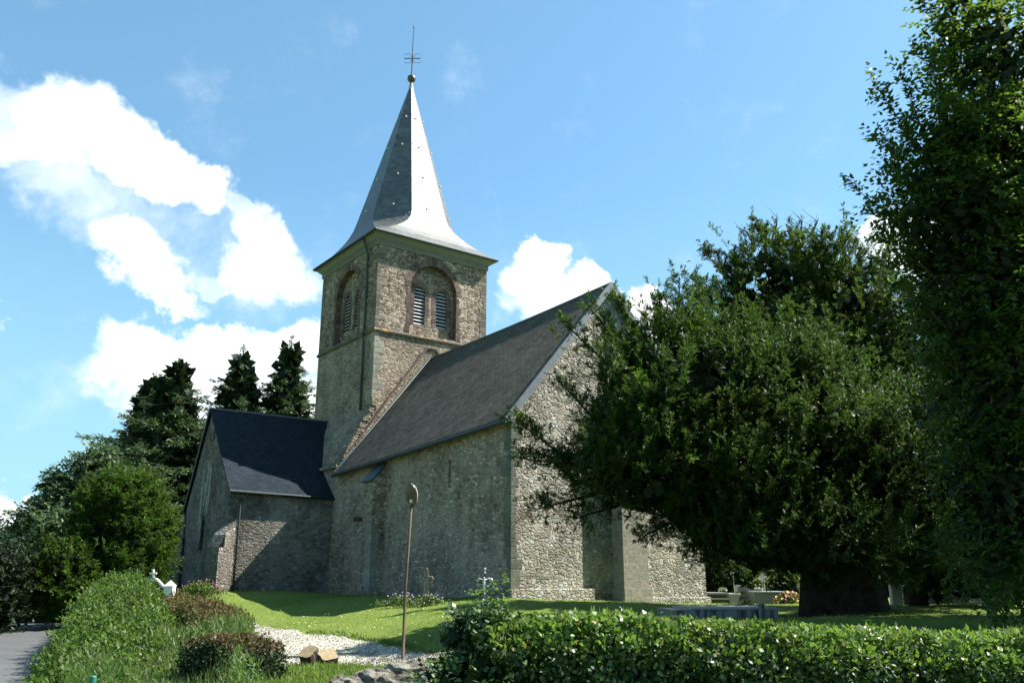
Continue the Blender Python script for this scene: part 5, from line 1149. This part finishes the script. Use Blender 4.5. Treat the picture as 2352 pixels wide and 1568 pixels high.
for (u, v, r) in ((1114, 1306, 2.4), (1114, 1314, 2), (1128, 1331, 4), (1099, 1331, 2.2), (1110, 1377, 2.6), (1113, 1363, 1.8), (1120, 1345, 2.2)): m = MB(); m.sphere(X(u, v) + Vector((0, -.03, 0)), (r * K, r * K * .5, r * K * 1.1), 8, 6); m.build('ornament', 'white_paint', cf, True)

# white gate arch of the churchyard
Yg = 31.0; base = on_ground(352, Yg); ga_ = empty('gate_arch', tuple(base), 0, 'white painted gate arch carrying a small cross, half hidden behind the shaggy hedge', 'gate')
X = lambda u, v: P_(u, v, Yg) - base
m = MB(); m.tube([X(u, v) for (u, v) in ((300, 1349), (318, 1347), (333, 1335), (343, 1331), (352, 1329), (361, 1331), (368, 1338), (375, 1346), (384, 1350), (392, 1350))], .055, 8); m.build('arch', 'white_paint', ga_, True)
m = MB(); m.obox(X(352, 1348), X(352, 1307), .07, .09, up=(0, 1, 0)); m.obox(X(344, 1316), X(360, 1316), .07, .065); m.build('cross', 'white_paint', ga_, bevel=.01)
pz = -base.z
for u in (391, 305):
    m = MB(); c = X(u, 1345); m.box(-.15, .15, -.15, .15, -c.z - .3, 0, Matrix.Translation(c)); m.face([(c.x - .17, c.y - .17, c.z), (c.x + .17, c.y - .17, c.z), (c.x, c.y, c.z + .2)]); m.face([(c.x + .17, c.y - .17, c.z), (c.x + .17, c.y + .17, c.z), (c.x, c.y, c.z + .2)]); m.face([(c.x + .17, c.y + .17, c.z), (c.x - .17, c.y + .17, c.z), (c.x, c.y, c.z + .2)]); m.face([(c.x - .17, c.y + .17, c.z), (c.x - .17, c.y - .17, c.z), (c.x, c.y, c.z + .2)]); m.build('gate_pillar', 'white_paint', ga_)
m = MB()
for i in range(14):
    x = -.9 + i * .14; m.tube([Vector((x, 0, .1)), Vector((x, 0, -base.z + X(352, 1352).z * 0 + .2 if False else 1.0))], .012, 5)
m.obox((-1., 0, .2), (1., 0, .2), .04, .05); m.obox((-1., 0, .9), (1., 0, .9), .04, .05); m.build('gate_leaf', 'white_paint', ga_)

# dark letter-box like post at the start of the path
c = on_ground(543, 27); bx_ = empty('metal_box', tuple(c), 0, 'black metal box on a short post where the white path begins', 'box')
zt_ = P_(545, 1424, 27).z - c.z
m = MB(); m.box(-.16, .12, -.09, .09, zt_ - .08, zt_); m.build('lid', 'black_paint', bx_, bevel=.01); m = MB(); m.box(-.02, .10, -.06, .06, -.2, zt_ - .081); m.build('post', 'black_paint', bx_, bevel=.01)
# green marker post low in the bank
tp = P_(214, 1551, 11.0); gb = gz1(tp.x, tp.y); gm = empty('marker_post', (tp.x, tp.y, gb), 0, 'short green capped marker post in the weeds at the bottom left', 'post')
m = MB(); m.tube([(0, 0, tp.z - gb - .10), (0, 0, tp.z - gb - .008), (0, 0, tp.z - gb)], [.042, .042, .036], 14); m.build('cap', 'green_plastic', gm, False); m = MB(); m.tube([(0, 0, -.2), (0, 0, tp.z - gb - .101)], .036, 12); m.build('post', 'cream_stone', gm)

# two cut stumps by the path
def stump(u, v, Y, r, h, ax, label, seed):
    rr = random.Random(seed); c = P_(u, v, Y); zb_ = gz1(c.x, c.y); base = Vector((c.x, c.y, zb_)); o = empty('tree_stump', tuple(base), 0, label, 'stump', 'cut stumps beside the path')
    A = Vector(ax).normalized(); s1 = A.cross(Vector((0, 1, .2))).normalized(); s2 = A.cross(s1); c0 = c - base; n = 20; R_0 = [r * (1 + .10 * math.sin(k * 1.3 + seed) + rr.uniform(-.05, .05)) for k in range(n)]
    m = MB(); rings = []
    for j, (f, sc) in enumerate(((0, 1.), (.15, 1.03), (.6, 1.08), (1.15, 1.3))):
        rings.append([c0 - A * h * f + (s1 * math.cos(6.2832 * k / n) + s2 * math.sin(6.2832 * k / n)) * R_0[k] * sc for k in range(n)])
    for j in range(3):
        for k in range(n): k2 = (k + 1) % n; m.face([rings[j][k], rings[j][k2], rings[j + 1][k2], rings[j + 1][k]])
    m.build('bark', 'bark', o); m = MB(); m.face([p + A * .004 for p in rings[0]]); m.build('cut_face', 'wood_cut', o)
stump(708, 1495, 15.6, .155, .34, (-.25, -.55, .8), 'left and taller of two cut stumps, its face tilted towards the lane', 1)
stump(754, 1502, 15.4, .165, .26, (.15, -.45, .85), 'right and flatter of two cut stumps, with pale yellow wood', 2)

# mossy stone wall top in the near centre: separate boulders
def boulder(u, v, Y, sx, sy, sz, label, seed, rot=0.):
    r = np.random.default_rng(seed); c = P_(u, v, Y); nu, nv = 26, 16; m = MB(); i0 = 0; ph = r.uniform(0, 6, 6)
    for j in range(nv + 1):
        t = math.pi * j / nv
        for k in range(nu):
            a = 2 * math.pi * k / nu; d = Vector((math.sin(t) * math.cos(a), math.sin(t) * math.sin(a), math.cos(t))); e = 3.2
            q = (abs(d.x) ** e + abs(d.y) ** e + abs(d.z) ** e) ** (-1 / e); w = 1 + .10 * math.sin(3 * a + ph[0]) * math.sin(2 * t + ph[1]) + .07 * math.sin(7 * d.x + 5 * d.z + ph[2]) + .05 * math.sin(11 * d.y + 9 * d.z + ph[3]) + r.uniform(-.012, .012)
            p = Matrix.Rotation(rot, 3, 'Z') @ Vector((d.x * q * w * sx, d.y * q * w * sy, d.z * q * w * sz)); m.v.append(tuple(p))
    for j in range(nv):
        for k in range(nu): k2 = (k + 1) % nu; m.f.append((j * nu + k, (j + 1) * nu + k, (j + 1) * nu + k2, j * nu + k2)); m.uv.append([(0, 0)] * 4)
    o = m.build('wall_stone', 'rough_wall_stone', None, False); o.location = (c.x, c.y, c.z - sz); tag(o, label, 'stone', 'stones of the low wall by the path'); return o
boulder(940, 1519, 12.6, .36, .30, .16, 'big flat topped pale stone at the foot of the lamp pole', 1, .2)
boulder(862, 1536, 12.2, .26, .26, .15, 'grey stone left of the big flat topped one, second from the left', 2, -.3)
boulder(795, 1553, 11.8, .20, .24, .14, 'lowest and leftmost stone of the mossy wall top', 3, .5)
boulder(905, 1549, 11.7, .26, .16, .16, 'brown stained stone in the lower row of the wall', 4, .1)
boulder(975, 1546, 11.8, .24, .2, .20, 'dark rough stone under the right end of the flat topped one', 5, -.2)
boulder(1015, 1535, 12.0, .16, .2, .18, 'rightmost stone of the wall, partly under the bush', 6, .3)
tag(blades('ground_plants', [tufts(scatter_uv(1500, (xy(620, 12.0), xy(1010, 12.4), xy(960, 14.6), xy(630, 15.2))), .10, .05, 'bank_leaf', 1.1), tufts(scatter_uv(1300, (xy(620, 12.0), xy(980, 12.4), xy(920, 14.6), xy(630, 15.2))), .16, .018, 'grass_blade', .6)]), 'low weeds and rough grass between stumps and stones', 'weeds', kind='stuff')

# graves in the churchyard
def grave(u, Y, label, cat='grave'): c = on_ground(u, Y); return empty('grave', tuple(c), 0, label, cat), c
def zz(v, Y, c, u=1700): return at(u, v, Y).z - c.z
def wd(px, Y): return px * Y / FPX
Y = 38.0; o, c = grave(1645, Y, 'dark granite grave like a low bench, touching the church corner')
t = zz(1360, Y, c); m = MB(); m.box(-wd(24, Y), wd(24, Y), -.5, .9, t - .08, t); m.build('slab', 'granite_grey', o, bevel=.01); m = MB(); m.box(-wd(22, Y), wd(22, Y), -.3, .8, -.3, t - .081); m.build('base', 'granite_dark', o, bevel=.01)
m = MB(); m.box(-wd(23, Y), wd(24, Y), -.56, -.5, t * .42, t * .42 + .06); m.build('kerb', 'pale_granite', o)
Y = 37.2; c = on_ground(1622, Y); m = MB(); m.tube([(0, 0, -.05), (0, 0, .30), (0, 0, .32)], [.09, .075, .07], 12); o = m.build('grave_lantern', 'red_plastic', None, True); o.location = c; tag(o, 'small red grave lantern beside the dark bench grave', 'lantern')
Y = 38.3; o, c = grave(1682, Y, 'pale grey upright block grave between dark and cream ones')
t = zz(1362, Y, c); m = MB(); m.box(-wd(11, Y), wd(11, Y), -.5, .8, -.3, t); m.build('block', 'pale_granite', o, bevel=.02)
Y = 38.6; o, c = grave(1705, Y, 'cream stone grave with a projecting lip and flowers on it')
t = zz(1363, Y, c); m = MB(); m.box(-wd(18, Y), wd(22, Y), -.5, .9, t - .09, t); m.build('slab', 'cream_stone', o, bevel=.015); m = MB(); m.box(-wd(12, Y), wd(14, Y), -.35, .8, -.3, t - .091); m.build('base', 'cement', o)
Y = 37.6; o, c = grave(1763, Y, 'large grey granite tomb with a heavy box body, left of the yew trunk')
t = zz(1357, Y, c); m = MB(); m.box(-wd(37, Y), wd(41, Y), -.7, 1.0, -.3, t - .06); m.build('tomb_box', 'granite_grey', o, bevel=.01); m = MB(); m.box(-wd(39, Y), wd(42, Y), -.76, 1.05, t - .059, t); m.build('slab', 'granite_grey', o, bevel=.015)
m = MB(); P0 = [(-wd(58, Y), .3, t - .02), (-wd(58, Y), .3, t + .22), (-wd(50, Y), .3, t + .24), (-wd(30, Y), .3, t + .08), (-wd(20, Y), .3, t - .001)]; m.face(P0); m.face([(x, y + .5, z) for x, y, z in P0][::-1])
for i in range(5): j = (i + 1) % 5; a_, b_ = P0[i], P0[j]; m.face([a_, (a_[0], a_[1] + .5, a_[2]), (b_[0], b_[1] + .5, b_[2]), b_])
m.build('carved_shoulder', 'granite_grey', o)
Y = 36.8; o, c = grave(1812, Y, 'small grey stone slab grave behind the flower bunch')
t = zz(1358, Y, c); m = MB(); m.box(-wd(10, Y), wd(13, Y), -.2, .5, -.3, t); m.build('block', 'granite_grey', o, bevel=.03)
Y = 39.5; c = on_ground(1754, Y); o = empty('stone_cross', tuple(c), 0, 'old carved stone cross on a slim shaft, in sunlight behind the granite tomb', 'cross')
X = lambda u, v: P_(u, v, Y) - c
m = MB(); m.tube([Vector((0, 0, -.2)), X(1754, 1355), X(1753, 1335)], [.10, .085, .06], 8); m.build('shaft', 'ashlar', o, False)
m = MB(); m.obox(X(1753, 1336), X(1753, 1314), .15, .12, up=(0, 1, 0)); m.obox(X(1745.5, 1327), X(1760.5, 1327), .10, .16); m.obox(X(1747, 1316), X(1759, 1316), .09, .08)
for u, v in ((1746, 1327), (1760, 1327), (1753, 1333)): m.sphere(X(u, v), .085, 8, 6)
m.build('cross_head', 'cream_stone', o)
Y = 40; c = on_ground(1692, Y); m = MB(); m.tube([(0, 0, -.1), (-.08, 0, zz(1318, Y, c))], .02, 6); m.sphere((-.10, 0, zz(1316, Y, c)), (.10, .05, .08), 8, 6); o = m.build('grave_ornament', 'pale_granite', None); o.location = c; tag(o, 'thin leaning metal stem with a pale head among the shrubs', 'ornament')
def bouquet(u, v, Y, r, pet, label, n=140):
    p0 = P_(u, v, Y); o = empty('flower_bunch', tuple(p0), 0, label, 'flowers'); p = rdir(n) * r * rng.random((n, 1)) ** .3 * np.array([1.5, .8, .7]); d = rdir(n)
    blades('foliage', [(p, d, side_of(d), r * .5, r * .25, 'bank_leaf', .1)], o); q = rdir(n) * r * np.array([1.5, .8, .8]); q = q[q[:, 2] > -r * .3]; d = rdir(len(q)); k_ = rng.random(len(q)) < .6
    blades('blossom', [(q[k_], d[k_], side_of(d[k_]), r * .3, r * .3, pet[0], 0.), (q[~k_], d[~k_], side_of(d[~k_]), r * .3, r * .3, pet[1], 0.)], o)
bouquet(1815, 1380, 36, .42, ('petal_pink', 'petal_yellow'), 'large bunch of pink and yellow flowers left of the yew trunk', 260)
bouquet(1660, 1357 - 3, 38, .12, ('petal_white', 'petal_white'), 'small white flower pot ornament on the dark bench grave')
bouquet(1700, 1359, 38.5, .14, ('petal_pink', 'bright_yew_leaf'), 'little potted flowers standing on the cream stone grave')
bouquet(1742, 1353, 37.6, .12, ('petal_white', 'petal_white'), 'white flower posy on top of the large granite tomb')
bouquet(1713, 1386, 24.5, .14, ('petal_yellow', 'petal_white'), 'pale yellow flowers on the long streaked granite tomb')
bouquet(2057, 1326, 29, .30, ('petal_white', 'petal_white'), 'white blossom cluster just right of the yew trunk', 90)
bouquet(2117, 1371, 29, .14, ('petal_white', 'petal_white'), 'small white flower bunch in front of the dark grey tombs')
# near large tomb with streaked side
Y = 22.0; c = on_ground(1680, Y); o = empty('tomb', tuple(c), math.radians(6), 'long grey tomb with streaked granite side, behind the hedge', 'grave'); t = zz(1395, Y, c)
m = MB(); m.box(-wd(128, Y), wd(24, Y), .0, 1.6, -.3, t - .05); m.box(wd(24, Y) + .01, wd(106, Y), -.02, 1.6, -.3, t - .05); m.build('tomb_box', 'streaked_granite', o, bevel=.01)
m = MB(); m.box(-wd(90, Y), wd(108, Y), -.06, 1.66, t - .049, t); m.build('slab', 'pale_granite', o, bevel=.012); m = MB(); m.box(wd(58, Y), wd(72, Y), -.12, -.061, -.2, t + .10); m.build('headstone', 'streaked_granite', o, bevel=.01)
# grey tombs and wall right of the trunk
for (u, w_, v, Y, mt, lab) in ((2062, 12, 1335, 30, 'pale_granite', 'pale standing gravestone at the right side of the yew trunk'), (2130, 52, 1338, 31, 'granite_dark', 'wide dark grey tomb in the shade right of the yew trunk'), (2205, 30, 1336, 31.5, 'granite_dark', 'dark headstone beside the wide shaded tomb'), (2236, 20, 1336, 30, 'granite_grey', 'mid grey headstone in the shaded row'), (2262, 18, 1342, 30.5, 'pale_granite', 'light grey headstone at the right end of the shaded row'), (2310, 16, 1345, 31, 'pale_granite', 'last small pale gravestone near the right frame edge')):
    c = on_ground(u, Y); m = MB(); h = zz(v, Y, c); m.box(-wd(w_, Y), wd(w_, Y), -.12, .12, -.3, h - .08); m.box(-wd(w_, Y) * .86, wd(w_, Y) * .86, -.10, .10, h - .08, h); o = m.build('gravestone', mt, None, bevel=.02); o.location = c; tag(o, lab, 'gravestone', 'gravestones right of the yew trunk')
# bare twiggy plant with leaves beside the crucifix
bush('climbing_shoots', 'thin leafy shoots standing up beside the dark crucifix', [blob(1150, 1365, 6.4, 12, 42, .06), blob(1140, 1390, 6.4, 20, 20, .08), blob(1098, 1372, 6.4, 8, 24, .05)], 40, .035, .024, 'young_hedge_leaf', 'shrub', 5, .08, 6, .05)
# small leafy sprout leaning out of the hedge end
bush('leafy_sprout', 'little sprig leaning out over the lawn from the hedge end', [blob(1022, 1462, 6.4, 16, 7, .05), blob(1035, 1480, 6.4, 14, 10, .05)], 16, .04, .026, 'hedge_leaf', 'shrub', 5, .08, 6, .05)
